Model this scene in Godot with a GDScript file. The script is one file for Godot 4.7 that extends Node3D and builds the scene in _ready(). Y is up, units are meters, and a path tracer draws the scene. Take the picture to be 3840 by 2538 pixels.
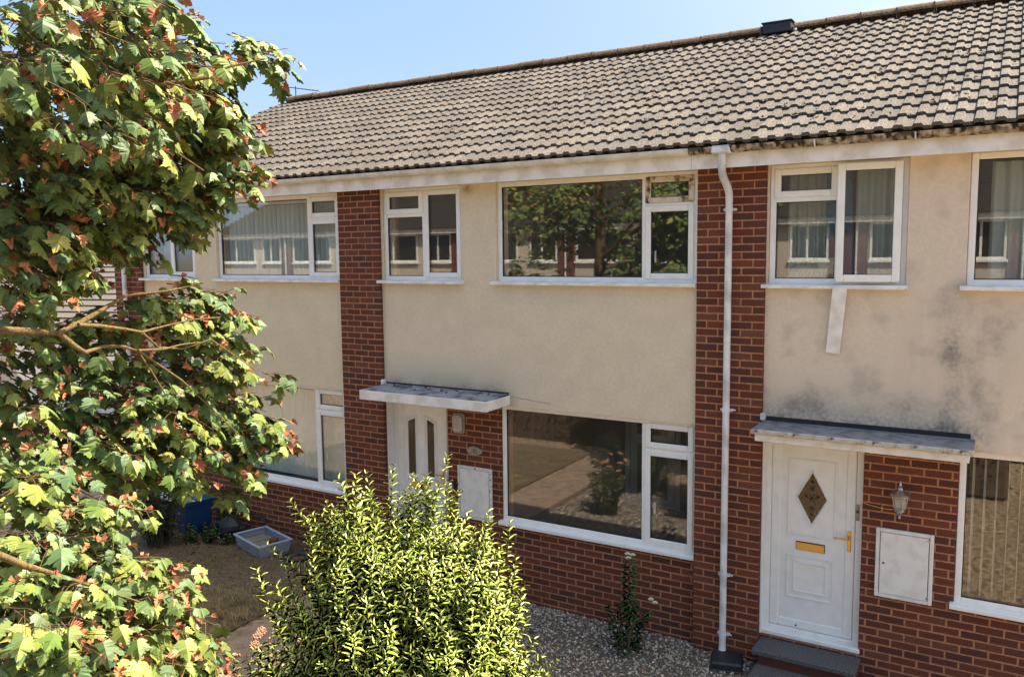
extends Node3D

# ------------------------------------------------------------------ layout constants (metres)
const MODULE := 4.73          # width of one terraced house
const COURSE := 0.075         # brick course height
const EAVE_Y := 4.845
const EAVE_Z := 0.40
const RIDGE_Z := -3.95
const PITCH := 24.5

var rng := RandomNumberGenerator.new()
var mat := {}
var cache := {}
var brick_mats: Array = []
var tile_mats: Array = []
var sun_to := Vector3.ZERO
const EYE := Vector3(2.674, 3.846, 8.123)

# ------------------------------------------------------------------ scene graph helpers
func numbered(called: String, parent: Node = null) -> String:
	var p: Node = parent if parent else self
	if not p.has_node(NodePath(called)):
		return called
	var i := 1
	while p.has_node(NodePath("%s_%03d" % [called, i])):
		i += 1
	return "%s_%03d" % [called, i]

func tag(o: Node, label: String, category := "", group := "", kind := "") -> Node:
	if label: o.set_meta("label", label)
	if category: o.set_meta("category", category)
	if group: o.set_meta("group", group)
	if kind: o.set_meta("kind", kind)
	return o

func thing(called: String, label: String, category: String, at := Vector3.ZERO, turn := 0.0, group := "") -> Node3D:
	var o := Node3D.new()
	o.name = numbered(called)
	add_child(o)
	o.position = at
	o.rotation.y = turn
	tag(o, label, category, group)
	return o

func node(called: String, parent: Node, at := Vector3.ZERO) -> Node3D:
	var o := Node3D.new()
	o.name = called
	parent.add_child(o, true)
	o.position = at
	return o

func obj(called: String, mesh: Mesh, m: Material, parent: Node = null, at := Vector3.ZERO, turn := Vector3.ZERO) -> MeshInstance3D:
	var o := MeshInstance3D.new()
	o.name = called
	o.mesh = mesh
	if m: o.material_override = m
	(parent if parent else self).add_child(o, true)
	o.position = at
	o.rotation = turn
	return o

# ------------------------------------------------------------------ mesh helpers
func begin() -> SurfaceTool:
	var st := SurfaceTool.new()
	st.begin(Mesh.PRIMITIVE_TRIANGLES)
	return st

func tri(st: SurfaceTool, a: Vector3, b: Vector3, c: Vector3) -> void:   # a, b, c counter-clockwise seen from outside
	var n := (b - a).cross(c - a).normalized()
	for v in [a, c, b]:
		st.set_normal(n)
		st.set_uv(Vector2(v.x, v.y))
		st.add_vertex(v)

func quad(st: SurfaceTool, a: Vector3, b: Vector3, c: Vector3, d: Vector3) -> void:
	tri(st, a, b, c)
	tri(st, a, c, d)

func bx(st: SurfaceTool, a: Vector3, b: Vector3) -> void:
	var p := [Vector3(a.x, a.y, a.z), Vector3(b.x, a.y, a.z), Vector3(b.x, b.y, a.z), Vector3(a.x, b.y, a.z), Vector3(a.x, a.y, b.z), Vector3(b.x, a.y, b.z), Vector3(b.x, b.y, b.z), Vector3(a.x, b.y, b.z)]
	for f in [[4, 5, 6, 7], [1, 0, 3, 2], [5, 1, 2, 6], [0, 4, 7, 3], [7, 6, 2, 3], [0, 1, 5, 4]]:
		quad(st, p[f[0]], p[f[1]], p[f[2]], p[f[3]])

func cbx(st: SurfaceTool, a: Vector3, b: Vector3, c: float) -> void:    # box with chamfered edges
	var lo := a + Vector3(c, c, c)
	var hi := b - Vector3(c, c, c)
	var face := func(axis: int, s: int) -> Array:
		var u := (axis + 1) % 3
		var v := (axis + 2) % 3
		var out := []
		for k in [[0, 0], [1, 0], [1, 1], [0, 1]]:
			var p := Vector3.ZERO
			p[axis] = b[axis] if s else a[axis]
			p[u] = hi[u] if k[0] else lo[u]
			p[v] = hi[v] if k[1] else lo[v]
			out.append(p)
		return out
	for axis in 3:
		var f: Array = face.call(axis, 1)
		quad(st, f[0], f[1], f[2], f[3])
		f = face.call(axis, 0)
		quad(st, f[3], f[2], f[1], f[0])
	for axis in 3:                                                     # edges along axis
		var u := (axis + 1) % 3
		var v := (axis + 2) % 3
		for su in 2:
			for sv in 2:
				var q := []
				for k in [[0, 0], [0, 1], [1, 1], [1, 0]]:
					var p := Vector3.ZERO
					p[axis] = hi[axis] if k[0] else lo[axis]
					p[u] = (b[u] if su else a[u]) if k[1] == 0 else (hi[u] if su else lo[u])
					p[v] = (hi[v] if sv else lo[v]) if k[1] == 0 else (b[v] if sv else a[v])
					q.append(p)
				if su == sv: quad(st, q[3], q[2], q[1], q[0])
				else: quad(st, q[0], q[1], q[2], q[3])
	for sx in 2:
		for sy in 2:
			for sz in 2:
				var px := Vector3(b.x if sx else a.x, hi.y if sy else lo.y, hi.z if sz else lo.z)
				var py := Vector3(hi.x if sx else lo.x, b.y if sy else a.y, hi.z if sz else lo.z)
				var pz := Vector3(hi.x if sx else lo.x, hi.y if sy else lo.y, b.z if sz else a.z)
				if (sx + sy + sz) % 2 == 1: tri(st, px, py, pz)
				else: tri(st, px, pz, py)

func box_mesh(a: Vector3, b: Vector3, c := 0.0) -> ArrayMesh:
	var st := begin()
	if c > 0.0: cbx(st, a, b, c)
	else: bx(st, a, b)
	return st.commit()

func tube(st: SurfaceTool, pts: Array, radii: Array, sides := 8, cap := true) -> void:   # smooth swept tube
	var prev := Vector3.ZERO
	var rings := []
	var norms := []
	for i in pts.size():
		var t: Vector3 = ((pts[mini(i + 1, pts.size() - 1)] as Vector3) - (pts[maxi(i - 1, 0)] as Vector3)).normalized()
		var u: Vector3 = prev - t * prev.dot(t) if prev != Vector3.ZERO else (Vector3.UP.cross(t) if absf(t.y) < 0.9 else Vector3.RIGHT.cross(t))
		u = u.normalized()
		prev = u
		var w := t.cross(u)
		var ring := []
		var nn := []
		for k in sides:
			var a := TAU * k / sides
			var d := u * cos(a) + w * sin(a)
			ring.append((pts[i] as Vector3) + d * float(radii[i]))
			nn.append(d)
		rings.append(ring)
		norms.append(nn)
	for i in pts.size() - 1:
		for k in sides:
			var k2 := (k + 1) % sides
			for c in [[i, k], [i + 1, k2], [i, k2], [i, k], [i + 1, k], [i + 1, k2]]:
				st.set_normal(norms[c[0]][c[1]])
				st.set_uv(Vector2(float(c[1]) / sides, c[0]))
				st.add_vertex(rings[c[0]][c[1]])
	if cap:
		var n: int = pts.size() - 1
		for k in sides:
			tri(st, pts[0], rings[0][(k + 1) % sides], rings[0][k])
			tri(st, pts[n], rings[n][k], rings[n][(k + 1) % sides])

func tube_mesh(pts: Array, radii: Array, sides := 8) -> ArrayMesh:
	var st := begin()
	tube(st, pts, radii, sides)
	return st.commit()

func lathe(st: SurfaceTool, prof: Array, sides := 20, at := Vector3.ZERO) -> void:      # prof: [radius, y] upwards, outside faces
	for i in prof.size() - 1:
		var r0: float = prof[i][0]
		var r1: float = prof[i + 1][0]
		var y0: float = prof[i][1]
		var y1: float = prof[i + 1][1]
		var sl := Vector2(y1 - y0, r0 - r1).normalized()
		for k in sides:
			var a := TAU * k / sides
			var b := TAU * (k + 1) / sides
			var p := [Vector3(r0 * cos(a), y0, r0 * sin(a)) + at, Vector3(r0 * cos(b), y0, r0 * sin(b)) + at, Vector3(r1 * cos(b), y1, r1 * sin(b)) + at, Vector3(r1 * cos(a), y1, r1 * sin(a)) + at]
			var na := Vector3(cos(a) * sl.x, sl.y, sin(a) * sl.x)
			var nb := Vector3(cos(b) * sl.x, sl.y, sin(b) * sl.x)
			var n := [na, nb, nb, na]
			for j in [0, 1, 2, 0, 2, 3]:
				st.set_normal(n[j])
				st.set_uv(Vector2(p[j].x, p[j].z))
				st.add_vertex(p[j])

func prism(st: SurfaceTool, poly: PackedVector2Array, z0: float, z1: float) -> void:    # polygon in x-y, thickness along z
	var pts := poly
	if Geometry2D.is_polygon_clockwise(pts):
		pts = poly.duplicate()
		pts.reverse()
	var ids := Geometry2D.triangulate_polygon(pts)
	for i in range(0, ids.size(), 3):
		var a := pts[ids[i]]
		var b := pts[ids[i + 1]]
		var c := pts[ids[i + 2]]
		if (b - a).cross(c - a) < 0:
			var t := b
			b = c
			c = t
		tri(st, Vector3(a.x, a.y, z1), Vector3(b.x, b.y, z1), Vector3(c.x, c.y, z1))
		tri(st, Vector3(a.x, a.y, z0), Vector3(c.x, c.y, z0), Vector3(b.x, b.y, z0))
	for i in pts.size():
		var a := pts[i]
		var b := pts[(i + 1) % pts.size()]
		quad(st, Vector3(b.x, b.y, z1), Vector3(a.x, a.y, z1), Vector3(a.x, a.y, z0), Vector3(b.x, b.y, z0))

func ring_frame(st: SurfaceTool, x0: float, y0: float, x1: float, y1: float, w: float, z0: float, z1: float, c := 0.005) -> void:   # four mitre-less bars
	cbx(st, Vector3(x0, y0, z0), Vector3(x0 + w, y1, z1), c)
	cbx(st, Vector3(x1 - w, y0, z0), Vector3(x1, y1, z1), c)
	cbx(st, Vector3(x0 + w, y0, z0), Vector3(x1 - w, y0 + w, z1 - 0.001), c)
	cbx(st, Vector3(x0 + w, y1 - w, z0), Vector3(x1 - w, y1, z1 - 0.001), c)

# ------------------------------------------------------------------ materials
func lin(r: float, g: float, b: float) -> Color:      # a linear base colour as the sRGB value albedo_color wants
	return Color(r, g, b).linear_to_srgb()

func noise_image(sd: int, freq: float, octaves: int, size := 256, kind := FastNoiseLite.TYPE_SIMPLEX_SMOOTH) -> Image:
	var n := FastNoiseLite.new()
	n.seed = sd
	n.noise_type = kind
	n.frequency = freq
	n.fractal_octaves = octaves
	return n.get_seamless_image(size, size)

func ramp_tex(img: Image, stops: Array, cols: Array) -> ImageTexture:
	var g := Gradient.new()
	g.offsets = PackedFloat32Array(stops)
	g.colors = PackedColorArray(cols)
	var out := Image.create(img.get_width(), img.get_height(), false, Image.FORMAT_RGB8)
	for y in img.get_height():
		for x in img.get_width():
			out.set_pixel(x, y, g.sample(img.get_pixel(x, y).r))
	return ImageTexture.create_from_image(out)

func bump_tex(img: Image, strength: float) -> ImageTexture:
	var i: Image = img.duplicate()
	i.convert(Image.FORMAT_RGB8)
	i.bump_map_to_normal_map(strength)
	return ImageTexture.create_from_image(i)

func std(col: Color, rough: float, spec := 0.5) -> StandardMaterial3D:
	var m := StandardMaterial3D.new()
	m.albedo_color = col
	m.roughness = rough
	m.metallic_specular = spec
	return m

func textured(col: Color, rough: float, tex: Texture2D, scale: float, bump: Texture2D = null, bump_amount := 1.0) -> StandardMaterial3D:
	var m := std(col, rough)
	m.uv1_triplanar = true
	m.uv1_world_triplanar = true
	m.uv1_scale = Vector3.ONE * scale
	m.albedo_texture = tex
	if bump:
		m.normal_enabled = true
		m.normal_texture = bump
		m.normal_scale = bump_amount
	return m

func make_materials() -> void:
	var g := func(v: float) -> Color: return Color(v, v, v)
	var fine := noise_image(11, 0.06, 4)
	var coarse := noise_image(12, 0.02, 4)
	var cells := noise_image(13, 0.045, 3, 256, FastNoiseLite.TYPE_CELLULAR)
	var speck := noise_image(14, 0.11, 3)
	var t_fine := ramp_tex(fine, [0.0, 0.5, 1.0], [g.call(0.72), g.call(0.9), g.call(1.0)])
	var t_mottle := ramp_tex(coarse, [0.15, 0.5, 0.85], [g.call(0.78), g.call(0.93), g.call(1.0)])
	var n_fine := bump_tex(fine, 3.0)
	var n_speck := bump_tex(speck, 4.0)
	# bricks: dark red-brown wirecut faces in several tones
	var brick_t := ramp_tex(speck, [0.2, 0.45, 0.6, 0.9], [Color(0.74, 0.71, 0.70), Color(0.88, 0.87, 0.87), Color(0.97, 0.96, 0.95), Color(1, 1, 1)])
	for c in [[0.148, 0.040, 0.020], [0.170, 0.046, 0.022], [0.118, 0.035, 0.020], [0.190, 0.054, 0.026], [0.132, 0.042, 0.025], [0.158, 0.041, 0.019], [0.105, 0.036, 0.024], [0.180, 0.062, 0.034]]:
		brick_mats.append(textured(lin(c[0], c[1], c[2]), 0.9, brick_t, 3.1, n_speck, 0.35))
	mat.mortar = textured(lin(0.57, 0.255, 0.125), 0.95, t_fine, 2.0, n_speck, 0.6)
	mat.brick_orange = textured(lin(0.34, 0.10, 0.045), 0.9, brick_t, 2.3, n_speck, 0.8)
	# concrete roof tiles, weathered, with lichen specks
	var tile_t := ramp_tex(speck, [0.20, 0.34, 0.46, 0.62, 0.78, 0.9], [Color(0.32, 0.26, 0.21), Color(0.66, 0.62, 0.58), Color(0.84, 0.82, 0.80), Color(0.92, 0.90, 0.88), Color(1.0, 0.98, 0.93), Color(1.0, 0.95, 0.84)])
	for c in [[0.152, 0.138, 0.130], [0.178, 0.162, 0.152], [0.128, 0.117, 0.111], [0.165, 0.144, 0.130], [0.143, 0.133, 0.127], [0.190, 0.172, 0.158], [0.150, 0.131, 0.118]]:
		tile_mats.append(textured(lin(c[0], c[1], c[2]), 0.95, tile_t, 1.7, n_speck, 1.0))
	mat.ridge = textured(lin(0.22, 0.175, 0.135), 0.95, ramp_tex(cells, [0.1, 0.4, 0.55, 0.8], [Color(0.35, 0.3, 0.25), Color(0.75, 0.7, 0.66), Color(0.95, 0.78, 0.55), Color(1, 0.97, 0.9)]), 2.2, n_speck, 1.2)
	mat.vent = textured(lin(0.035, 0.035, 0.042), 0.7, t_fine, 3.0)
	mat.felt = textured(lin(0.05, 0.05, 0.05), 0.9, t_fine, 3.0)
	# white plastic, painted boards
	mat.upvc = textured(lin(0.86, 0.85, 0.82), 0.35, ramp_tex(coarse, [0.2, 0.6, 1.0], [Color(0.97, 0.965, 0.955), Color(0.99, 0.99, 0.985), Color(1, 1, 1)]), 0.9)
	mat.dirty_upvc = textured(lin(0.64, 0.58, 0.48), 0.5, ramp_tex(noise_image(45, 0.025, 4), [0.12, 0.26, 0.42, 0.7], [Color(0.3, 0.26, 0.2), Color(0.66, 0.6, 0.5), Color(0.93, 0.9, 0.85), Color(1, 1, 1)]), 1.3)
	mat.board = textured(lin(0.87, 0.855, 0.82), 0.5, ramp_tex(coarse, [0.2, 0.55, 1.0], [Color(0.9, 0.88, 0.85), Color(0.97, 0.96, 0.95), Color(1, 1, 1)]), 0.8)
	mat.gutter = textured(lin(0.80, 0.775, 0.72), 0.4, ramp_tex(coarse, [0.2, 0.55, 1.0], [Color(0.86, 0.83, 0.78), Color(0.96, 0.95, 0.93), Color(1, 1, 1)]), 0.8)
	mat.mossy_gutter = textured(lin(0.52, 0.46, 0.37), 0.8, ramp_tex(noise_image(31, 0.035, 5), [0.28, 0.44, 0.55, 0.8], [Color(0.16, 0.11, 0.06), Color(0.40, 0.31, 0.19), Color(0.82, 0.76, 0.66), Color(1, 0.98, 0.95)]), 1.1, n_speck, 1.0)
	mat.pipe = textured(lin(0.80, 0.80, 0.79), 0.35, t_mottle, 0.7)
	mat.canopy_felt = textured(lin(0.30, 0.31, 0.34), 0.7, ramp_tex(noise_image(41, 0.02, 5), [0.16, 0.32, 0.46, 0.8], [Color(0.6, 0.58, 0.57), Color(0.82, 0.82, 0.83), Color(0.92, 0.92, 0.94), Color(1, 1, 1)]), 0.7, n_fine, 0.5)
	mat.canopy_lead = textured(lin(0.22, 0.23, 0.25), 0.6, ramp_tex(noise_image(42, 0.02, 5), [0.2, 0.5, 0.65, 0.9], [Color(0.75, 0.75, 0.75), Color(0.9, 0.91, 0.92), Color(1, 1, 1), Color(1, 1, 1)]), 1.2, n_fine, 0.5)
	mat.weathered_board = textured(lin(0.55, 0.51, 0.44), 0.8, ramp_tex(noise_image(43, 0.03, 5), [0.12, 0.22, 0.36, 0.8], [Color(0.4, 0.34, 0.3), Color(0.76, 0.7, 0.63), Color(0.93, 0.91, 0.88), Color(1, 1, 1)]), 1.5, n_speck, 0.8)
	mat.flashing = textured(lin(0.025, 0.025, 0.025), 0.8, t_fine, 3.0)
	mat.white_box = textured(lin(0.80, 0.785, 0.75), 0.45, ramp_tex(coarse, [0.2, 0.5, 1.0], [Color(0.94, 0.93, 0.91), Color(0.98, 0.98, 0.97), Color(1, 1, 1)]), 1.1)
	mat.chipped_box = textured(lin(0.76, 0.74, 0.69), 0.6, ramp_tex(noise_image(44, 0.045, 4), [0.12, 0.17, 0.21, 0.8], [Color(0.2, 0.19, 0.18), Color(0.6, 0.57, 0.54), Color(0.95, 0.94, 0.92), Color(1, 1, 1)]), 1.3)
	mat.brass = std(lin(0.80, 0.47, 0.12), 0.3)
	mat.brass.metallic = 0.85
	mat.chrome = textured(lin(0.55, 0.55, 0.55), 0.25, t_mottle, 5.0)
	mat.chrome.metallic = 0.85
	mat.seal = std(lin(0.012, 0.012, 0.013), 0.6)
	mat.black = std(lin(0.02, 0.02, 0.021), 0.55)
	mat.stone = textured(lin(0.42, 0.37, 0.27), 0.9, t_mottle, 6.0, n_fine, 0.5)
	mat.carved = std(lin(0.10, 0.075, 0.045), 0.9)
	mat.step = textured(lin(0.135, 0.130, 0.128), 0.9, ramp_tex(speck, [0.2, 0.5, 0.75, 0.9], [Color(0.6, 0.6, 0.6), Color(0.85, 0.85, 0.85), Color(0.95, 0.95, 0.95), Color(1, 1, 1)]), 1.6, n_speck, 1.0)
	mat.lamp_diffuser = std(lin(0.55, 0.50, 0.42), 0.45)
	# glass
	mat.glass = std(Color(0.93, 0.97, 0.96, 0.004), 0.0)
	mat.glass.transparency = BaseMaterial3D.TRANSPARENCY_ALPHA
	mat.lantern_glass = std(Color(0.8, 0.8, 0.8, 0.22), 0.15)
	mat.lantern_glass.transparency = BaseMaterial3D.TRANSPARENCY_ALPHA
	mat.leaded = textured(Color(1, 1, 1), 0.12, ramp_tex(noise_image(51, 0.07, 2, 256, FastNoiseLite.TYPE_CELLULAR), [0.1, 0.35, 0.5, 0.62, 0.8], [Color(0.09, 0.06, 0.05), Color(0.16, 0.11, 0.08), Color(0.40, 0.30, 0.18), Color(0.55, 0.46, 0.32), Color(0.2, 0.14, 0.1)]), 5.5)
	mat.dim_glass = std(lin(0.035, 0.028, 0.02), 0.06)
	# interiors
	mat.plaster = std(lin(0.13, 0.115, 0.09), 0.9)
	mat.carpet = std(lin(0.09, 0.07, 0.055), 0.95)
	mat.indoor_white = std(lin(0.6, 0.58, 0.54), 0.5)
	mat.dark_cloth = std(lin(0.02, 0.02, 0.022), 0.9)
	mat.blind = std(lin(0.42, 0.52, 0.49), 0.7)
	mat.blind.backlight = Color(0.3, 0.32, 0.3)
	mat.cream_blind = std(lin(0.40, 0.38, 0.31), 0.7)
	mat.curtain = std(lin(0.34, 0.40, 0.36), 0.9)
	mat.teal_curtain = std(lin(0.03, 0.13, 0.19), 0.9)
	mat.cushion = textured(lin(0.50, 0.50, 0.38), 0.9, t_mottle, 8.0)
	# ground
	mat.soil = textured(lin(0.345, 0.265, 0.180), 1.0, ramp_tex(noise_image(61, 0.03, 5, 512), [0.2, 0.45, 0.6, 0.85], [Color(0.55, 0.48, 0.40), Color(0.8, 0.76, 0.7), Color(0.95, 0.92, 0.85), Color(1, 1, 0.97)]), 0.6, n_speck, 0.4)
	mat.lawn_earth = textured(lin(0.185, 0.130, 0.082), 1.0, ramp_tex(noise_image(62, 0.05, 5, 512), [0.2, 0.45, 0.6, 0.85], [Color(0.6, 0.55, 0.5), Color(0.82, 0.8, 0.75), Color(0.95, 0.93, 0.88), Color(1, 1, 0.97)]), 0.9)
	mat.grit = textured(lin(0.15, 0.125, 0.10), 1.0, t_fine, 5.0, n_speck, 1.0)
	mat.path = textured(lin(0.31, 0.22, 0.145), 0.95, t_mottle, 0.8, n_speck, 0.6)
	mat.asphalt = textured(lin(0.06, 0.058, 0.056), 0.95, t_fine, 1.0, n_speck, 0.6)
	mat.blue_plastic = textured(lin(0.004, 0.040, 0.13), 0.45, t_mottle, 3.0)
	mat.blue_lid = textured(lin(0.008, 0.11, 0.27), 0.4, t_mottle, 3.0)
	mat.clear_plastic = std(Color(0.62, 0.70, 0.80, 0.45), 0.25)
	mat.clear_plastic.transparency = BaseMaterial3D.TRANSPARENCY_ALPHA
	mat.crate_rim = std(lin(0.34, 0.40, 0.47), 0.35)
	mat.timber = textured(lin(0.30, 0.25, 0.18), 0.8, t_mottle, 4.0)
	mat.rubber = textured(lin(0.018, 0.022, 0.026), 0.55, t_fine, 4.0)
	mat.bag = textured(lin(0.03, 0.035, 0.04), 0.6, t_fine, 4.0, n_fine, 0.6)
	# plants
	mat.bark = textured(lin(0.20, 0.165, 0.125), 0.95, ramp_tex(noise_image(71, 0.05, 4), [0.3, 0.5, 0.62, 0.75], [Color(0.55, 0.5, 0.45), Color(0.85, 0.82, 0.78), Color(1.0, 0.9, 0.45), Color(1.0, 0.82, 0.3)]), 5.0, n_speck, 1.0)
	mat.twig = std(lin(0.10, 0.06, 0.03), 0.9)
	mat.petiole = std(lin(0.24, 0.14, 0.06), 0.7)
	mat.leaf = std(Color.WHITE, 0.5, 0.4)
	mat.leaf.vertex_color_use_as_albedo = true
	mat.leaf.backlight = Color(0.80, 0.92, 0.32)
	mat.crisp_leaf = std(Color.WHITE, 0.7)
	mat.crisp_leaf.vertex_color_use_as_albedo = true
	mat.crisp_leaf.backlight = Color(0.5, 0.3, 0.15)
	mat.bush_leaf = std(Color.WHITE, 0.45)
	mat.bush_leaf.vertex_color_use_as_albedo = true
	mat.bush_leaf.albedo_texture = variegated()
	mat.bush_leaf.backlight = Color(0.85, 0.95, 0.42)
	mat.plain_leaf = std(Color.WHITE, 0.5)
	mat.plain_leaf.vertex_color_use_as_albedo = true
	mat.plain_leaf.backlight = Color(0.35, 0.5, 0.15)
	mat.blade = std(Color.WHITE, 0.9)
	mat.blade.vertex_color_use_as_albedo = true
	mat.pebble = std(Color.WHITE, 0.8)
	mat.pebble.vertex_color_use_as_albedo = true
	mat.petal = std(lin(0.78, 0.74, 0.56), 0.7)
	mat.petal.backlight = Color(0.5, 0.5, 0.4)

func variegated() -> ImageTexture:      # green middle, cream-yellow margin, as the shrub's leaves are dyed
	var img := Image.create(64, 128, false, Image.FORMAT_RGB8)
	var n := FastNoiseLite.new()
	n.seed = 5
	n.frequency = 0.06
	for y in 128:
		for x in 64:
			var e := absf(x / 31.5 - 1.0) + 0.35 * n.get_noise_2d(x * 1.6, y)
			var c := Color(0.50, 0.61, 0.24).lerp(Color(0.62, 0.70, 0.33), clampf(n.get_noise_2d(x + 300, y * 2) + 0.5, 0, 1))
			if e > 0.60: c = Color(0.74, 0.79, 0.36).lerp(Color(0.86, 0.86, 0.53), clampf(n.get_noise_2d(x, y + 200) + 0.5, 0, 1))
			img.set_pixel(x, y, c)
	return ImageTexture.create_from_image(img)

func _ready() -> void:
	rng.seed = 2024
	# ---- camera
	var cam := Camera3D.new()
	cam.name = "camera"
	cam.fov = 44.39
	cam.near = 0.05
	cam.far = 600.0
	add_child(cam)
	cam.transform = Transform3D(Basis(Vector3.UP, deg_to_rad(31.02)) * Basis(Vector3.RIGHT, deg_to_rad(-5.93)) * Basis(Vector3.BACK, deg_to_rad(-0.646)), EYE)
	cam.current = true
	# ---- sky, exposure
	var we := WorldEnvironment.new()
	we.name = "world_environment"
	var env := Environment.new()
	env.background_mode = Environment.BG_SKY
	var sky := Sky.new()
	var sm := ProceduralSkyMaterial.new()
	sm.sky_top_color = lin(0.086, 0.150, 0.268)
	sm.sky_horizon_color = lin(0.208, 0.265, 0.326)
	sm.sky_curve = 0.16
	sm.ground_horizon_color = lin(0.22, 0.19, 0.15)
	sm.ground_bottom_color = lin(0.16, 0.13, 0.10)
	sm.sun_angle_max = 90.0
	sm.sun_curve = 0.5
	sky.sky_material = sm
	env.sky = sky
	env.tonemap_mode = Environment.TONE_MAPPER_LINEAR
	env.tonemap_exposure = 3.7
	env.sdfgi_enabled = true
	env.ssao_enabled = true
	env.ssil_enabled = true
	we.environment = env
	add_child(we)
	# ---- sun: high, behind the houses and to the right
	sun_to = Vector3(0.416, 0.809, -0.416).normalized()
	var sun := DirectionalLight3D.new()
	sun.name = "sun"
	sun.light_energy = 1.3
	sun.light_color = Color(1.0, 0.955, 0.87)
	sun.light_angular_distance = 0.5
	sun.shadow_enabled = true
	add_child(sun)
	sun.look_at_from_position(sun_to * 40.0, Vector3.ZERO, Vector3.UP)
	# ---- materials, ground
	make_materials()
	mat.sedum = std(lin(0.30, 0.165, 0.105), 0.9)
	ground_sheet()
	# ---- houses
	make_house(0, "left neighbouring house behind the maple, with closed vertical blinds")
	make_house(1, "middle house with number plaque, flat white porch roof and bare windows")
	make_house(2, "right neighbouring house with diamond-glass white door and stained cream render")
	street_beyond()
	television_aerial()
	# ---- fittings
	meter_box("white meter box with chipped rounded frame, half behind the shrub", -2.990, -2.500, 0.640, 1.290, mat.chipped_box, false)
	meter_box("square white meter box under the silver lantern", 1.712, 2.192, 0.630, 1.284, mat.white_box, true)
	wall_lantern()
	bulkhead_light()
	number_plaque()
	small_fixtures()
	vertical_blind("pale green vertical blind in the left house's upper wide window", -7.05, -4.80, 3.56, 4.58, -0.16, mat.blind, 0.75)
	vertical_blind("closed pale green vertical blind in the left house's lower wide window", -7.05, -4.80, 0.74, 2.05, -0.17, mat.blind, 0.15)
	vertical_blind("cream vertical blind with open slats in the right house's lower window", 2.43, 4.64, 0.74, 2.05, -0.17, mat.cream_blind, 1.40)
	curtain("grey-green curtain behind the right house's small upper window", 0.78, 1.22, 3.56, 4.58, -0.32, mat.curtain, 5.0)
	curtain("teal curtain beside the grey-green one in the small upper window", 1.14, 1.36, 3.56, 4.58, -0.27, mat.teal_curtain, 2.0, "", 0.06)
	curtain("thin curtain half seen through the open casement", 1.40, 1.84, 3.56, 4.58, -0.30, mat.curtain, 4.0)
	curtain("sheer curtain gathered in the right house's upper wide window", 2.50, 3.60, 3.56, 4.58, -0.32, mat.curtain, 9.0)
	curtain("pale curtain edge behind the left house's small upper window", -8.72, -8.50, 3.56, 4.58, -0.28, mat.curtain, 2.0)
	cushion("pale cushion lying flat on the small upper window board", Vector3(1.0, 3.60, -0.20), Vector3(-1.2, 0.1, 0), 0.40, 0.26)
	cushion("pale cushion standing on edge beside the teal curtain", Vector3(1.20, 3.66, -0.17), Vector3(-0.3, -0.4, 0.25), 0.24, 0.22)
	lawn_clutter()
	# ---- planting
	maple_tree()
	variegated_shrub()
	other_plants()
	garden_hedge()
	pebbles()
	dry_lawn()
	roof_litter()

# ------------------------------------------------------------------ brickwork
func brick_mesh(w: float, h: float, d: float) -> ArrayMesh:
	var key := "brick %d %d %d" % [roundi(w * 1000), roundi(h * 1000), roundi(d * 1000)]
	if not cache.has(key):
		var st := begin()
		var c := 0.004
		var x := w / 2
		var y := h / 2
		# face with worn arrises: inset front, four bevels, four sides
		var f := [Vector3(-x + c, -y + c, 0), Vector3(x - c, -y + c, 0), Vector3(x - c, y - c, 0), Vector3(-x + c, y - c, 0)]
		var e := [Vector3(-x, -y, -c), Vector3(x, -y, -c), Vector3(x, y, -c), Vector3(-x, y, -c)]
		var b := [Vector3(-x, -y, -d), Vector3(x, -y, -d), Vector3(x, y, -d), Vector3(-x, y, -d)]
		quad(st, f[0], f[1], f[2], f[3])
		for i in 4:
			var j := (i + 1) % 4
			quad(st, e[i], e[j], f[j], f[i])
			quad(st, b[i], b[j], e[j], e[i])
		cache[key] = st.commit()
	return cache[key]

# lays stretcher bond over x0..x1, y0..y1 with its face at z; collects [part, mesh, material, position]
func lay_bricks(list: Array, part: Node3D, x0: float, x1: float, y0: float, y1: float, z: float, depth := 0.1025, shift := 0.0) -> void:
	var k0 := floori((y0 + 0.30) / COURSE)
	var k := k0
	while -0.30 + k * COURSE < y1 - 0.01:
		var yb := maxf(-0.30 + k * COURSE + 0.0065, y0)
		var yt := minf(-0.30 + (k + 1) * COURSE - 0.0065, y1)
		if yt - yb > 0.015:
			var i := -1
			var start := x0 + shift - (0.1125 if posmod(k, 2) else 0.0)
			while start + i * 0.225 < x1:
				var a := maxf(start + i * 0.225, x0)
				var b := minf(start + i * 0.225 + 0.212, x1)
				if b - a > 0.02:
					if x1 - b < 0.02: b = x1
					var p := Vector3((a + b) / 2, (yb + yt) / 2 + rng.randf_range(-0.0012, 0.0012), z + rng.randf_range(-0.0025, 0.0015))
					list.append([part, brick_mesh(snappedf(b - a, 0.005), snappedf(yt - yb - 0.0005, 0.001), depth), brick_mats[rng.randi() % brick_mats.size()], p, rng.randf_range(-0.004, 0.004)])
				i += 1
		k += 1

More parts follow.
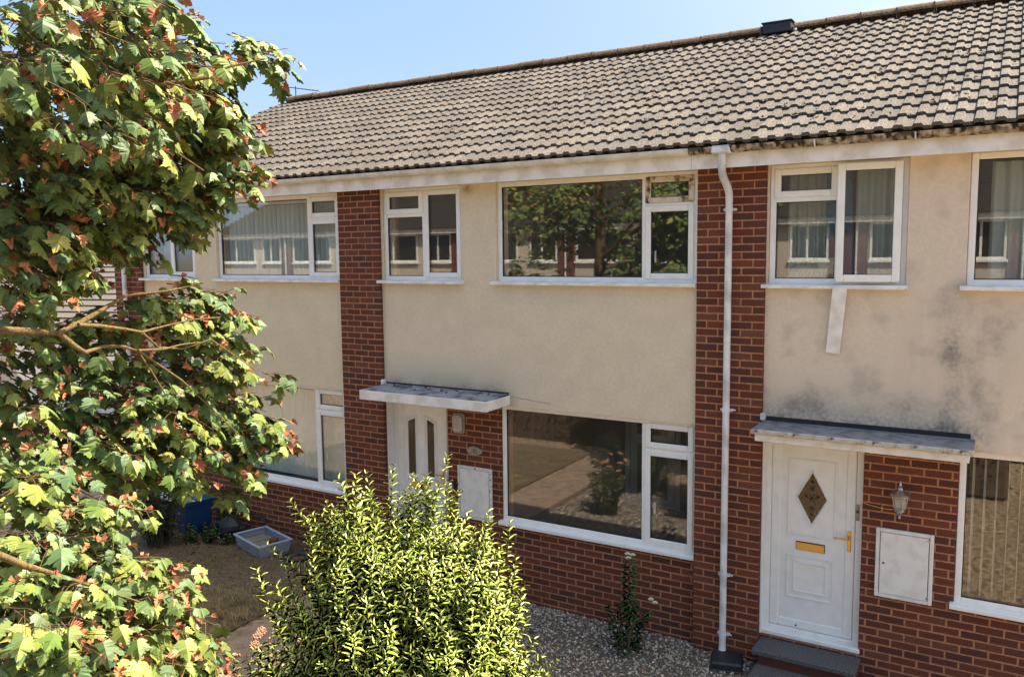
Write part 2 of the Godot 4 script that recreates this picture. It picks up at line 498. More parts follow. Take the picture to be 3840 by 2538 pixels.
func commit_bricks(house: Node3D, list: Array, most := 300) -> void:
	var at := house.position
	list.sort_custom(func(a, b): return (a[3] + at).distance_squared_to(EYE) < (b[3] + at).distance_squared_to(EYE))
	var rest := {}
	for i in list.size():
		var r: Array = list[i]
		if i < most:
			obj("brick", r[1], r[2], r[0], r[3], Vector3(0, 0, r[4]))
		else:
			if not rest.has(r[2]): rest[r[2]] = []
			rest[r[2]].append(r)
	if rest.is_empty(): return
	var joined := ArrayMesh.new()
	for m in rest:
		var st := begin()
		for r in rest[m]: st.append_from(r[1], 0, Transform3D(Basis(Vector3.BACK, r[4]), r[3]))
		st.commit(joined)
		joined.surface_set_material(joined.get_surface_count() - 1, m)
	var o := obj("further_bricks", joined, null, house)
	o.set_meta("kind", "stuff")

# ------------------------------------------------------------------ rendered wall with its own stains
func render_material(which: int, x0: float, y0: float, w: float, h: float) -> StandardMaterial3D:
	var base: Color = [lin(0.70, 0.595, 0.410), lin(0.70, 0.588, 0.428), lin(0.71, 0.585, 0.445)][which]
	var W := 820
	var H := 512
	var img := Image.create(W, H, false, Image.FORMAT_RGB8)
	var n1 := FastNoiseLite.new()
	n1.seed = 100 + which
	n1.frequency = 0.012
	n1.fractal_octaves = 5
	var n2 := FastNoiseLite.new()
	n2.seed = 200 + which
	n2.frequency = 0.10
	n2.fractal_octaves = 3
	for py in H:
		for px in W:
			var x := x0 + w * (px + 0.5) / W
			var y := y0 + h * (1.0 - (py + 0.5) / H)
			var big := n1.get_noise_2d(px, py)
			var grain := n2.get_noise_2d(px, py)
			var v := 1.0 + 0.03 * big + 0.035 * grain
			var c := Color(base.r * v, base.g * v, base.b * v)
			var mould := 0.0
			if which == 2:            # mildew above the porch roof and in runs below the right-hand sill end
				var streak := n1.get_noise_2d(px * 1.2, py * 0.18 + 900)
				mould = 0.44 * exp(-maxf(y - 2.24, 0.0) / 0.17) * smoothstep(2.75, 2.4, x)
				mould += 0.21 * exp(-pow((x - 2.30) / 0.45, 2)) * exp(-pow((y - 2.95) / 0.50, 2)) * clampf(0.7 + 1.3 * streak, 0, 1.4)
				mould += 0.10 * clampf(big * 2.0, 0, 1)
			elif which == 1:
				mould = 0.30 * exp(-maxf(y - 2.23, 0.0) / 0.12) * smoothstep(2.7, 2.4, x)
				mould += 0.5 * exp(-pow((x - 1.97) / 0.07, 2) - pow((y - 4.58) / 0.05, 2))
			mould *= clampf(0.75 + 0.9 * big + 0.6 * grain, 0.0, 1.4)
			c = c.lerp(Color(0.19, 0.19, 0.19) if not (which == 1 and y > 4) else Color(0.30, 0.17, 0.08), clampf(mould, 0, 0.85))
			img.set_pixel(px, py, c)
	if which == 1:                  # hairline cracks beside the porch and on the right
		for crack in [[2.53, 2.195, 3.05, 2.15]]:
			var py := 0.0
			for s in 400:
				var t := s / 400.0
				py = lerpf(crack[1], crack[3], t) + 0.012 * n1.get_noise_2d(s * 1.0, crack[0] * 90)
				var ix := int((lerpf(crack[0], crack[2], t) - x0) / w * W)
				var iy := int((1.0 - (py - y0) / h) * H)
				if ix >= 0 and iy >= 0 and ix < W and iy < H: img.set_pixel(ix, iy, Color(0.52, 0.46, 0.38))
	var m := std(Color.WHITE, 0.92)
	m.albedo_texture = ImageTexture.create_from_image(img)
	m.uv1_scale = Vector3(1.0 / w, -1.0 / h, 1)
	m.uv1_offset = Vector3(-x0 / w, (y0 + h) / h, 0)
	if not cache.has("stucco"):
		cache["stucco"] = bump_tex(noise_image(81, 0.09, 4, 512), 3.5)
	return m

# ------------------------------------------------------------------ windows
func pane(parent: Node3D, x0: float, y0: float, x1: float, y1: float, z: float) -> void:
	for dz in [0.0, -0.022]:      # double glazing
		obj("pane", box_mesh(Vector3(x0, y0, z + dz - 0.004), Vector3(x1, y1, z + dz)), mat.glass, parent)
	var s := begin()
	ring_frame(s, x0 - 0.004, y0 - 0.004, x1 + 0.004, y1 + 0.004, 0.012, z - 0.026, z + 0.006, 0.002)
	obj("glazing_seal", s.commit(), mat.seal, parent)

func sash(parent: Node3D, called: String, x0: float, y0: float, x1: float, y1: float, z: float, m: Material) -> Node3D:   # an opening light, proud of the frame
	var st := begin()
	ring_frame(st, x0, y0, x1, y1, 0.062, z - 0.05, z, 0.008)
	var o := obj(called, st.commit(), m, parent)
	return o

# x0..x1, y0..y1 clear opening; mull: x of the mullion; trans: y of the transom; left_light: top light on the left of the mullion
func make_window(house: Node3D, x0: float, x1: float, y0: float, y1: float, z: float, mull: float, trans: float, light_left: bool, grimy: bool, opened := false) -> Node3D:
	var w := node("window", house)
	var f := begin()
	ring_frame(f, x0, y0, x1, y1, 0.055, z - 0.07, z, 0.006)
	cbx(f, Vector3(mull - 0.028, y0 + 0.055, z - 0.07), Vector3(mull + 0.028, y1 - 0.055, z - 0.0015), 0.005)
	var lx0 := x0 + 0.055 if light_left else mull + 0.028
	var lx1 := mull - 0.028 if light_left else x1 - 0.055
	cbx(f, Vector3(lx0, trans - 0.028, z - 0.07), Vector3(lx1, trans + 0.028, z - 0.003), 0.005)
	obj("frame", f.commit(), mat.upvc, w)
	# the top light is an opening sash
	sash(w, "top_light", lx0 - 0.018, trans + 0.012, lx1 + 0.018, y1 - 0.038, z + 0.014, mat.dirty_upvc if grimy else mat.upvc)
	pane(w, lx0 + 0.042, trans + 0.072, lx1 - 0.042, y1 - 0.098, z - 0.006)
	if light_left:      # small window: fixed light under the top light, side-hung sash on the right
		pane(w, lx0, y0 + 0.055, lx1, trans - 0.028, z - 0.02)
		if not opened:
			sash(w, "casement", mull + 0.010, y0 + 0.037, x1 - 0.037, y1 - 0.037, z + 0.014, mat.upvc)
			pane(w, mull + 0.070, y0 + 0.097, x1 - 0.097, y1 - 0.097, z - 0.006)
		else:
			var h := node("casement", w, Vector3(x1 - 0.045, 0, z + 0.03))
			var ww := x1 - 0.045 - (mull + 0.0)
			var st := begin()
			ring_frame(st, -ww, y0 + 0.030, 0, y1 - 0.030, 0.066, -0.05, 0.0, 0.008)
			obj("casement_frame", st.commit(), mat.upvc, h)
			pane(h, -ww + 0.062, y0 + 0.092, -0.062, y1 - 0.092, -0.02)
			h.rotation.y = deg_to_rad(6.5)
			h.position.z += 0.05
			var stay := begin()
			cbx(stay, Vector3(mull + 0.1, y0 + 0.056, z - 0.01), Vector3(mull + 0.32, y0 + 0.066, z + 0.02), 0.002)
			obj("stay", stay.commit(), mat.chrome, w)
	else:               # large window: fixed light on the left, sash below the top light
		pane(w, x0 + 0.055, y0 + 0.055, mull - 0.028, y1 - 0.055, z - 0.02)
		sash(w, "casement", lx0 - 0.018, y0 + 0.037, lx1 + 0.018, trans - 0.012, z + 0.014, mat.upvc)
		pane(w, lx0 + 0.042, y0 + 0.097, lx1 - 0.042, trans - 0.072, z - 0.006)
		var hd := begin()
		cbx(hd, Vector3(lx0 + 0.058, (y0 + trans) / 2 - 0.19, z - 0.075), Vector3(lx0 + 0.076, (y0 + trans) / 2 - 0.07, z - 0.06), 0.003)
		obj("handle", hd.commit(), mat.upvc, w)
	return w

func sill(parent: Node3D, x0: float, x1: float, y: float, z_back: float, z_front: float, m: Material, h := 0.035) -> void:
	var st := begin()
	# sloping top, rounded nose
	var prof := [Vector2(z_back, y + h + 0.012), Vector2(z_front - 0.006, y + h), Vector2(z_front, y + h - 0.008), Vector2(z_front, y + 0.004), Vector2(z_front - 0.004, y), Vector2(z_back, y)]
	for i in prof.size():
		var a: Vector2 = prof[i]
		var b: Vector2 = prof[(i + 1) % prof.size()]
		quad(st, Vector3(x0, b.y, b.x), Vector3(x1, b.y, b.x), Vector3(x1, a.y, a.x), Vector3(x0, a.y, a.x))
	for x in [x0, x1]:
		for i in range(1, prof.size() - 1):
			var t := [Vector3(x, prof[0].y, prof[0].x), Vector3(x, prof[i].y, prof[i].x), Vector3(x, prof[i + 1].y, prof[i + 1].x)]
			if x == x0: tri(st, t[0], t[2], t[1])
			else: tri(st, t[0], t[1], t[2])
	obj("sill", st.commit(), m, parent)

# ------------------------------------------------------------------ roof
func roof_tile_mesh(v: int) -> ArrayMesh:
	var key := "tile %d" % v
	if cache.has(key): return cache[key]
	var w := 0.2933
	var prof := []                       # x, height : two flat-topped rolls and two pans
	for k in 2:
		var o := k * w / 2
		prof.append_array([[o + 0.003, 0.004], [o + 0.010, 0.019], [o + 0.020, 0.021], [o + 0.062, 0.021], [o + 0.072, 0.018], [o + 0.084, 0.001], [o + 0.095, 0.0], [o + w / 2 - 0.001, 0.0]])
	var st := begin()
	var r := RandomNumberGenerator.new()
	r.seed = 900 + v
	var nose := 0.031
	var L := 0.395
	var wob := []
	for p in prof: wob.append(r.randf_range(-0.0035, 0.0035))
	for i in prof.size() - 1:
		var a: Array = prof[i]
		var b: Array = prof[i + 1]
		var fa := Vector3(a[0], nose + a[1], wob[i])
		var fb := Vector3(b[0], nose + b[1], wob[i + 1])
		var ba := Vector3(a[0], a[1], -L)
		var bb := Vector3(b[0], b[1], -L)
		var ma := Vector3(a[0], nose + a[1] - 0.0045, wob[i] + 0.003)     # worn nose edge
		var mb := Vector3(b[0], nose + b[1] - 0.0045, wob[i + 1] + 0.003)
		quad(st, fa, fb, bb, ba)
		quad(st, ma, mb, fb, fa)
		var la := Vector3(a[0], maxf(a[1] * 0.9, 0.0) + 0.0, wob[i])
		var lb := Vector3(b[0], maxf(b[1] * 0.9, 0.0) + 0.0, wob[i + 1])
		quad(st, la, lb, mb, ma)
	var p0: Array = prof[0]
	quad(st, Vector3(p0[0], 0, -L), Vector3(p0[0], 0, 0), Vector3(p0[0], nose + p0[1], 0), Vector3(p0[0], p0[1], -L))
	cache[key] = st.commit()
	return cache[key]

func make_roof(house: Node3D, x_from: float, x_to: float, which: int) -> void:
	var rise := tan(deg_to_rad(PITCH))
	var slope := deg_to_rad(PITCH)
	var ridge_y := EAVE_Y + (EAVE_Z - RIDGE_Z) * rise
	var st := begin()
	# felted deck just under the tiles, and the rear slope
	var t := 0.09
	var o := 0.030
	var prof := [Vector2(EAVE_Z - 0.10, EAVE_Y - o + 0.10 * rise), Vector2(RIDGE_Z, ridge_y - o), Vector2(RIDGE_Z - 4.3, EAVE_Y - o), Vector2(RIDGE_Z - 4.3, EAVE_Y - o - t), Vector2(RIDGE_Z, ridge_y - o - t), Vector2(EAVE_Z - 0.10, EAVE_Y - o - t + 0.10 * rise)]
	for i in prof.size():
		var a: Vector2 = prof[i]
		var b: Vector2 = prof[(i + 1) % prof.size()]
		quad(st, Vector3(x_from, a.y, a.x), Vector3(x_to, a.y, a.x), Vector3(x_to, b.y, b.x), Vector3(x_from, b.y, b.x))
	for x in [x_from, x_to]:
		for q in [[0, 1, 4, 5], [1, 2, 3, 4]]:
			quad(st, Vector3(x, prof[q[0]].y, prof[q[0]].x), Vector3(x, prof[q[1]].y, prof[q[1]].x), Vector3(x, prof[q[2]].y, prof[q[2]].x), Vector3(x, prof[q[3]].y, prof[q[3]].x))
	var roof := obj("roof", st.commit(), mat.felt, house)
	var n := 15
	var gauge := (EAVE_Z - RIDGE_Z - 0.05) / cos(slope) / n
	var cols := roundi((x_to - x_from) / 0.2933)
	var w := (x_to - x_from) / cols
	for r in n:
		for c in cols:
			var s := r * gauge
			var p := Vector3(x_from + c * w + rng.randf_range(-0.0015, 0.0015), EAVE_Y - 0.026 + s * sin(slope) + rng.randf_range(-0.002, 0.002), EAVE_Z - s * cos(slope) + rng.randf_range(-0.004, 0.004))
			var ti := obj("roof_tile", roof_tile_mesh(rng.randi() % 4), tile_mats[rng.randi() % tile_mats.size()], roof, p, Vector3(slope, rng.randf_range(-0.006, 0.006), rng.randf_range(-0.006, 0.006)))
			ti.scale.x = w / 0.2933
	# ridge
	var rl := 0.45
	var rn := roundi((x_to - x_from) / rl)
	rl = (x_to - x_from) / rn
	for k in 3:
		if not cache.has("ridge %d" % k):
			var rs := begin()
			var rr := RandomNumberGenerator.new()
			rr.seed = 70 + k
			for i in 10:
				var a0 := PI * (i / 10.0)
				var a1 := PI * ((i + 1) / 10.0)
				var j0 := 0.125
				var p := func(a: float, x: float, rad: float) -> Vector3: return Vector3(x, sin(a) * rad * 0.80 - 0.02, cos(a) * rad)
				quad(rs, p.call(a0, 0.0, j0), p.call(a0, 0.45, j0), p.call(a1, 0.45, j0), p.call(a1, 0.0, j0))
				quad(rs, p.call(a0, 0.0, j0), p.call(a1, 0.0, j0), p.call(a1, 0.0, j0 - 0.018), p.call(a0, 0.0, j0 - 0.018))
				quad(rs, p.call(a1, 0.45, j0), p.call(a0, 0.45, j0), p.call(a0, 0.45, j0 - 0.018), p.call(a1, 0.45, j0 - 0.018))
			bx(rs, Vector3(0.435, -0.09, -0.11), Vector3(0.449, 0.06, 0.11))
			cache["ridge %d" % k] = rs.commit()
	for i in rn:
		var p := Vector3(x_from + i * rl, ridge_y + 0.022 + rng.randf_range(-0.006, 0.006), RIDGE_Z + rng.randf_range(-0.005, 0.005))
		if which == 1 and absf(p.x + house.position.x + 0.62) < 0.24:
			var vs := begin()      # flat black gas-flue ridge terminal
			cbx(vs, Vector3(0.02, -0.05, -0.14), Vector3(0.40, 0.085, 0.14), 0.012)
			cbx(vs, Vector3(0.0, 0.085, -0.155), Vector3(0.42, 0.105, 0.155), 0.008)
			for s in 5: bx(vs, Vector3(0.05 + s * 0.075, 0.02, 0.138), Vector3(0.09 + s * 0.07, 0.07, 0.146))
			obj("ridge_vent", vs.commit(), mat.vent, roof, p)
		else:
			var rt := obj("ridge_tile", cache["ridge %d" % (rng.randi() % 3)], mat.ridge, roof, p, Vector3(rng.randf_range(-0.03, 0.03), 0, rng.randf_range(-0.006, 0.006)))
			rt.scale.x = rl / 0.452

func gutter_mesh(x0: float, x1: float) -> ArrayMesh:
	var st := begin()
	var n := 12
	for i in n:
		var a0 := PI * i / n
		var a1 := PI * (i + 1) / n
		for r in [[0.056, 1], [0.052, -1]]:
			var q := func(a: float, x: float) -> Vector3: return Vector3(x, -sin(a) * r[0], cos(a) * r[0])
			if r[1] == 1: quad(st, q.call(a1, x0), q.call(a1, x1), q.call(a0, x1), q.call(a0, x0))
			else: quad(st, q.call(a0, x0), q.call(a0, x1), q.call(a1, x1), q.call(a1, x0))
	for z in [0.054, -0.054]: cbx(st, Vector3(x0, -0.008, z - 0.005), Vector3(x1, 0.004, z + 0.005), 0.002)
	return st.commit()

# ------------------------------------------------------------------ one terraced house; which: 0 left neighbour, 1 the middle house, 2 right neighbour
func make_house(which: int, label: String) -> Node3D:
	var h := thing("terraced_house", label, "house", Vector3((which - 2) * MODULE, 0, 0))
	var bricks := []
	var P := 0.665
	# party pier
	var pier := node("brick_pier", h)
	obj("mortar_core", box_mesh(Vector3(0.003, -0.45, -0.30), Vector3(P - 0.004, 4.70, 0.0975)), mat.mortar, pier)
	lay_bricks(bricks, pier, 0.0, P, -0.30, 4.70, 0.1025)
	lay_bricks(bricks, pier, P - 0.10, P, -0.30, 2.10, -0.005, 0.10)          # return of the pier into the door recess
	# brick below and beside the ground-floor openings
	var low := node("lower_wall", h)
	var core := begin()
	bx(core, Vector3(P, -0.45, -0.26), Vector3(1.585, 0.017, -0.0045))
	bx(core, Vector3(1.585, -0.45, -0.26), Vector3(MODULE, 0.64, -0.0045))
	bx(core, Vector3(1.585, 0.64, -0.26), Vector3(2.36, 2.10, -0.0045))
	obj("mortar_core", core.commit(), mat.mortar, low)
	lay_bricks(bricks, low, 1.585, 2.362, 0.645, 2.085, 0.0, 0.1025, 0.06)
	lay_bricks(bricks, low, 1.585, MODULE, -0.30, 0.645, 0.0, 0.1025, 0.06)
	lay_bricks(bricks, low, P, 1.575, -0.30, 0.02, 0.0)
	commit_bricks(h, bricks)
	# rendered upper wall, with real openings
	var RZ := 0.055
	var up := begin()
	var pieces := [[P, 2.085, MODULE, 3.49], [1.885, 3.49, 2.350, 4.70], [P, 3.49, 0.682, 4.70], [4.712, 3.49, MODULE, 4.70], [0.682, 4.635, 1.885, 4.70], [2.35, 4.635, 4.712, 4.70]]
	for p in pieces: bx(up, Vector3(p[0], p[1], -0.22), Vector3(p[2], p[3], RZ))
	var rm := render_material(which, P, 2.085, MODULE - P, 2.6)
	rm.normal_enabled = false
	obj("rendered_wall", up.commit(), rm, h)
	# windows
	var w1 := make_window(h, 0.685, 1.883, 3.515, 4.635, 0.015, 1.305, 4.315, true, false, which == 2)
	sill(w1, 0.640, 1.905, 3.480, -0.05, 0.135, mat.board)
	var w2 := make_window(h, 2.352, 4.710, 3.515, 4.635, 0.015, 4.140, 4.315, false, which == 1)
	sill(w2, 2.310, 4.725, 3.480, -0.05, 0.135, mat.board)
	var w3 := make_window(h, 2.364, 4.722, 0.690, 2.080, -0.012, 4.140, 1.760, false, false)
	sill(w3, 2.335, 4.727, 0.648, -0.05, 0.062, mat.upvc, 0.042)
	# fascia, soffit, gutter
	var fs := begin()
	cbx(fs, Vector3(0.0015, 4.614, 0.285), Vector3(MODULE - 0.0015, 4.800, 0.300), 0.003)
	obj("fascia_board", fs.commit(), mat.board, h)
	obj("soffit", box_mesh(Vector3(0.0, 4.640, -0.10), Vector3(MODULE, 4.652, 0.285)), mat.board, h)
	var gt := obj("gutter", gutter_mesh(0.0, MODULE), mat.mossy_gutter if which == 2 else mat.gutter, h, Vector3(0, 4.800, 0.357))
	for i in 6:
		var b := begin()
		var bx0 := 0.35 + i * 0.8
		var pts := []
		for k in 9:
			var a := PI * k / 8
			pts.append(Vector3(bx0, -sin(a) * 0.0605, cos(a) * 0.0605))
		tube(b, pts, [0.007, 0.007, 0.007, 0.007, 0.007, 0.007, 0.007, 0.007, 0.007], 6)
		cbx(b, Vector3(bx0 - 0.012, -0.055, -0.062), Vector3(bx0 + 0.012, 0.01, -0.0565), 0.002)
		obj("gutter_bracket", b.commit(), mat.gutter, gt)
	# roof; the left house also oversails its gable
	make_roof(h, -0.36 if which == 0 else 0.0, MODULE, which)
	# downpipe on alternate piers
	if which != 1: make_downpipe(h)
	make_porch(h, which)
	make_rooms(h, which)
	return h

func make_downpipe(h: Node3D) -> void:
	var pipe := node("downpipe", h)
	var x := 0.335
	var st := begin()
	tube(st, [Vector3(x - 0.02, 4.765, 0.357), Vector3(x - 0.02, 4.735, 0.357), Vector3(x - 0.02, 4.60, 0.350), Vector3(x - 0.018, 4.545, 0.335), Vector3(x - 0.004, 4.43, 0.205), Vector3(x, 4.37, 0.172), Vector3(x, 4.30, 0.168)], [0.036, 0.036, 0.036, 0.036, 0.036, 0.036, 0.036], 14)
	obj("offset_bend", st.commit(), mat.pipe, pipe)
	st = begin()
	tube(st, [Vector3(x, 4.32, 0.168), Vector3(x, 1.05, 0.168), Vector3(x, -0.16, 0.168)], [0.0335, 0.0335, 0.0335], 14)
	obj("pipe", st.commit(), mat.pipe, pipe)
	st = begin()
	tube(st, [Vector3(x, -0.14, 0.168), Vector3(x, -0.19, 0.172), Vector3(x + 0.01, -0.225, 0.20)], [0.036, 0.036, 0.036], 14)
	obj("shoe", st.commit(), mat.pipe, pipe)
	st = begin()
	cbx(st, Vector3(x - 0.11, 4.738, 0.298), Vector3(x + 0.07, 4.812, 0.418), 0.012)
	obj("gutter_outlet", st.commit(), mat.pipe, pipe)
	for y in [4.23, 2.28, 0.60, -0.02]:
		var c := begin()
		tube(c, [Vector3(x, y - 0.02, 0.168), Vector3(x, y + 0.02, 0.168)], [0.038, 0.038], 14)
		cbx(c, Vector3(x - 0.062, y - 0.012, 0.107), Vector3(x + 0.062, y + 0.012, 0.150), 0.004)
		if y < 3: tube(c, [Vector3(x + 0.05, y, 0.125), Vector3(x + 0.085, y + 0.005, 0.15)], [0.01, 0.008], 6)
		obj("pipe_clip", c.commit(), mat.pipe, pipe)

func make_porch(h: Node3D, which: int) -> void:
	var c := node("porch_canopy", h)
	var st := begin()
	if which != 2:
		var x0 := 0.685 if which == 1 else 0.69
		cbx(st, Vector3(x0, 2.095, 0.545), Vector3(2.52, 2.208, 0.565), 0.004)
		cbx(st, Vector3(2.50, 2.097, 0.058), Vector3(2.521, 2.207, 0.545), 0.004)
		cbx(st, Vector3(x0, 2.097, 0.105), Vector3(x0 + 0.02, 2.207, 0.545), 0.004)
		obj("fascia", st.commit(), mat.board, c)
		obj("soffit", box_mesh(Vector3(x0 + 0.02, 2.10, 0.058), Vector3(2.50, 2.112, 0.545)), mat.board, c)
		st = begin()
		quad(st, Vector3(x0 + 0.018, 2.204, 0.548), Vector3(2.502, 2.204, 0.548), Vector3(2.502, 2.224, 0.057), Vector3(x0 + 0.018, 2.224, 0.057))
		quad(st, Vector3(x0 + 0.018, 2.180, 0.548), Vector3(x0 + 0.018, 2.180, 0.057), Vector3(2.502, 2.180, 0.057), Vector3(2.502, 2.180, 0.548))
		obj("felt_roof", st.commit(), mat.canopy_felt, c)
	else:
		cbx(st, Vector3(0.672, 2.172, 0.056), Vector3(2.478, 2.198, 0.500), 0.006)
		obj("lead_roof", st.commit(), mat.canopy_lead, c)
		st = begin()
		cbx(st, Vector3(0.668, 2.146, 0.455), Vector3(2.484, 2.192, 0.508), 0.007)
		obj("drip_edge", st.commit(), mat.weathered_board, c)
		st = begin()
		cbx(st, Vector3(0.690, 2.070, 0.425), Vector3(2.450, 2.146, 0.445), 0.004)
		cbx(st, Vector3(2.43, 2.072, 0.058), Vector3(2.449, 2.170, 0.425), 0.004)
		cbx(st, Vector3(0.690, 2.072, 0.105), Vector3(0.709, 2.170, 0.425), 0.004)
		obj("fascia", st.commit(), mat.board, c)
		obj("soffit", box_mesh(Vector3(0.709, 2.09, 0.058), Vector3(2.43, 2.10, 0.425)), mat.board, c)
	obj("flashing", box_mesh(Vector3(0.70, 2.19, 0.050), Vector3(2.50 if which != 2 else 2.44, 2.240, 0.066), 0.003), mat.flashing, c)
	obj("flashing_end", box_mesh(Vector3(0.655, 2.205, 0.058), Vector3(0.695, 2.272, 0.125), 0.006), mat.pipe, c)

	# ---- door
	var d := node("door", h)
	var Z := -0.10
	st = begin()
	ring_frame(st, 0.668, 0.03, 1.578, 2.086, 0.062, Z - 0.07, Z + 0.008, 0.006)
	obj("door_frame", st.commit(), mat.upvc, d)
	obj("reveal_trim", box_mesh(Vector3(0.666, 0.03, Z), Vector3(0.683, 2.086, 0.045), 0.003), mat.upvc, d)
	st = begin()
	cbx(st, Vector3(0.64, 0.018, -0.12), Vector3(1.60, 0.062, 0.010), 0.006)
	obj("threshold", st.commit(), mat.upvc, d)
	var L0 := 0.733
	var L1 := 1.513
	var B := 0.098
	var T := 2.022
	st = begin()
	ring_frame(st, L0, B, L1, T, 0.085, Z - 0.055, Z + 0.012, 0.008)
	obj("leaf_frame", st.commit(), mat.upvc, d)
	obj("leaf", box_mesh(Vector3(L0 + 0.08, B + 0.08, Z - 0.05), Vector3(L1 - 0.08, T - 0.08, Z - 0.004)), mat.upvc, d)
	if which == 2:
		st = begin()
		ring_frame(st, 0.890, 1.050, 1.338, 1.818, 0.018, Z - 0.004, Z + 0.008, 0.004)
		ring_frame(st, 0.888, 0.410, 1.336, 0.848, 0.020, Z - 0.004, Z + 0.009, 0.004)
		ring_frame(st, 0.950, 0.470, 1.276, 0.790, 0.022, Z - 0.004, Z + 0.010, 0.005)
		obj("panel_moulding", st.commit(), mat.upvc, d)
		var cx := 1.114
		var cy := 1.434
		st = begin()
		var outer := [Vector2(0, -0.30), Vector2(0.162, 0), Vector2(0, 0.30), Vector2(-0.162, 0)]
		var inner := [Vector2(0, -0.252), Vector2(0.134, 0), Vector2(0, 0.252), Vector2(-0.134, 0)]
		for i in 4:
			var j := (i + 1) % 4
			var p := func(v: Vector2, z: float) -> Vector3: return Vector3(cx + v.x, cy + v.y, z)
			var m1: Vector2 = outer[i].lerp(inner[i], 0.5)
			var m2: Vector2 = outer[j].lerp(inner[j], 0.5)
			quad(st, p.call(outer[i], Z - 0.004), p.call(outer[j], Z - 0.004), p.call(m2, Z + 0.014), p.call(m1, Z + 0.014))
			quad(st, p.call(m1, Z + 0.014), p.call(m2, Z + 0.014), p.call(inner[j], Z - 0.002), p.call(inner[i], Z - 0.002))
		obj("diamond_moulding", st.commit(), mat.upvc, d)
		st = begin()
		quad(st, Vector3(cx, cy - 0.252, Z - 0.001), Vector3(cx + 0.134, cy, Z - 0.001), Vector3(cx, cy + 0.252, Z - 0.001), Vector3(cx - 0.134, cy, Z - 0.001))
		obj("leaded_pane", st.commit(), mat.leaded, d)
		st = begin()
		for s in [[0.0, 0.0, 0.05], [0.0, 0.10, 0.028], [0.0, -0.10, 0.028], [0.055, 0.02, 0.022], [-0.055, 0.02, 0.022], [0.0, -0.16, 0.016], [0.0, 0.165, 0.016]]:
			for k in 6:
				var a := TAU * k / 6
				tube(st, [Vector3(cx + s[0], cy + s[1], Z + 0.002), Vector3(cx + s[0] + cos(a) * s[2], cy + s[1] + sin(a) * s[2], Z + 0.002)], [0.0028, 0.0028], 4)
		obj("lead_flowers", st.commit(), mat.seal, d)
		letter_plate(d, 0.980, 0.908, 1.240, 0.982, Z)
		st = begin()
		cbx(st, Vector3(1.448, 0.965, Z + 0.010), Vector3(1.482, 1.172, Z + 0.020), 0.005)
		tube(st, [Vector3(1.465, 1.105, Z + 0.015), Vector3(1.465, 1.105, Z + 0.06), Vector3(1.44, 1.105, Z + 0.068), Vector3(1.335, 1.100, Z + 0.066)], [0.011, 0.011, 0.011, 0.009], 8)
		obj("handle", st.commit(), mat.brass, d)
		obj("door_chain_stop", box_mesh(Vector3(1.518, 1.285, Z + 0.007), Vector3(1.548, 1.44, Z + 0.022), 0.004), mat.stone, d)
		obj("spyhole", box_mesh(Vector3(1.523, 1.36, Z + 0.02), Vector3(1.543, 1.385, Z + 0.028), 0.003), mat.black, d)
		obj("weather_bar_hole", box_mesh(Vector3(0.985, 0.118, Z + 0.012), Vector3(1.0, 0.138, Z + 0.016), 0.002), mat.black, d)
	elif which == 1:
		for s in [[0.898, 1.008, 1], [1.200, 1.302, -1]]:
			# tall light with a raked head
			var hi := 1.77
			var lo := 1.725
			var yl: float = lo if s[2] == 1 else hi
			var yr: float = hi if s[2] == 1 else lo
			var inner := [Vector2(s[0], 1.043), Vector2(s[1], 1.043), Vector2(s[1], yr), Vector2(s[0], yl)]
			var cxx: float = (s[0] + s[1]) / 2
			var outer := []
			for v in inner: outer.append(Vector2(v.x + (0.05 if v.x > cxx else -0.05), v.y + (0.06 if v.y > 1.4 else -0.05)))
			st = begin()
			for i in 4:
				var j := (i + 1) % 4
				var m1: Vector2 = (outer[i] as Vector2).lerp(inner[i], 0.5)
				var m2: Vector2 = (outer[j] as Vector2).lerp(inner[j], 0.5)
				quad(st, Vector3(outer[i].x, outer[i].y, Z - 0.004), Vector3(outer[j].x, outer[j].y, Z - 0.004), Vector3(m2.x, m2.y, Z + 0.018), Vector3(m1.x, m1.y, Z + 0.018))
				quad(st, Vector3(m1.x, m1.y, Z + 0.018), Vector3(m2.x, m2.y, Z + 0.018), Vector3(inner[j].x, inner[j].y, Z - 0.002), Vector3(inner[i].x, inner[i].y, Z - 0.002))
			obj("light_moulding", st.commit(), mat.upvc, d)
			st = begin()
			quad(st, Vector3(inner[0].x, inner[0].y, Z - 0.001), Vector3(inner[1].x, inner[1].y, Z - 0.001), Vector3(inner[2].x, inner[2].y, Z - 0.001), Vector3(inner[3].x, inner[3].y, Z - 0.001))
			obj("door_pane", st.commit(), mat.dim_glass, d)
		letter_plate(d, 0.958, 0.885, 1.215, 0.952, Z)
		st = begin()
		ring_frame(st, 0.88, 0.28, 1.33, 0.80, 0.022, Z - 0.004, Z + 0.01, 0.005)
		obj("panel_moulding", st.commit(), mat.upvc, d)
		st = begin()
		cbx(st, Vector3(1.436, 0.965, Z + 0.010), Vector3(1.462, 1.185, Z + 0.020), 0.005)
		tube(st, [Vector3(1.449, 1.10, Z + 0.015), Vector3(1.449, 1.10, Z + 0.06), Vector3(1.35, 1.10, Z + 0.066)], [0.011, 0.011, 0.009], 8)
		obj("handle", st.commit(), mat.brass, d)
	else:
		for i in 12:      # white boarded door of the left neighbour
			obj("board", box_mesh(Vector3(L0 + 0.083, 0.185 + i * 0.145, Z - 0.006), Vector3(L1 - 0.083, 0.185 + i * 0.145 + 0.138, Z + 0.010), 0.006), mat.upvc, d)

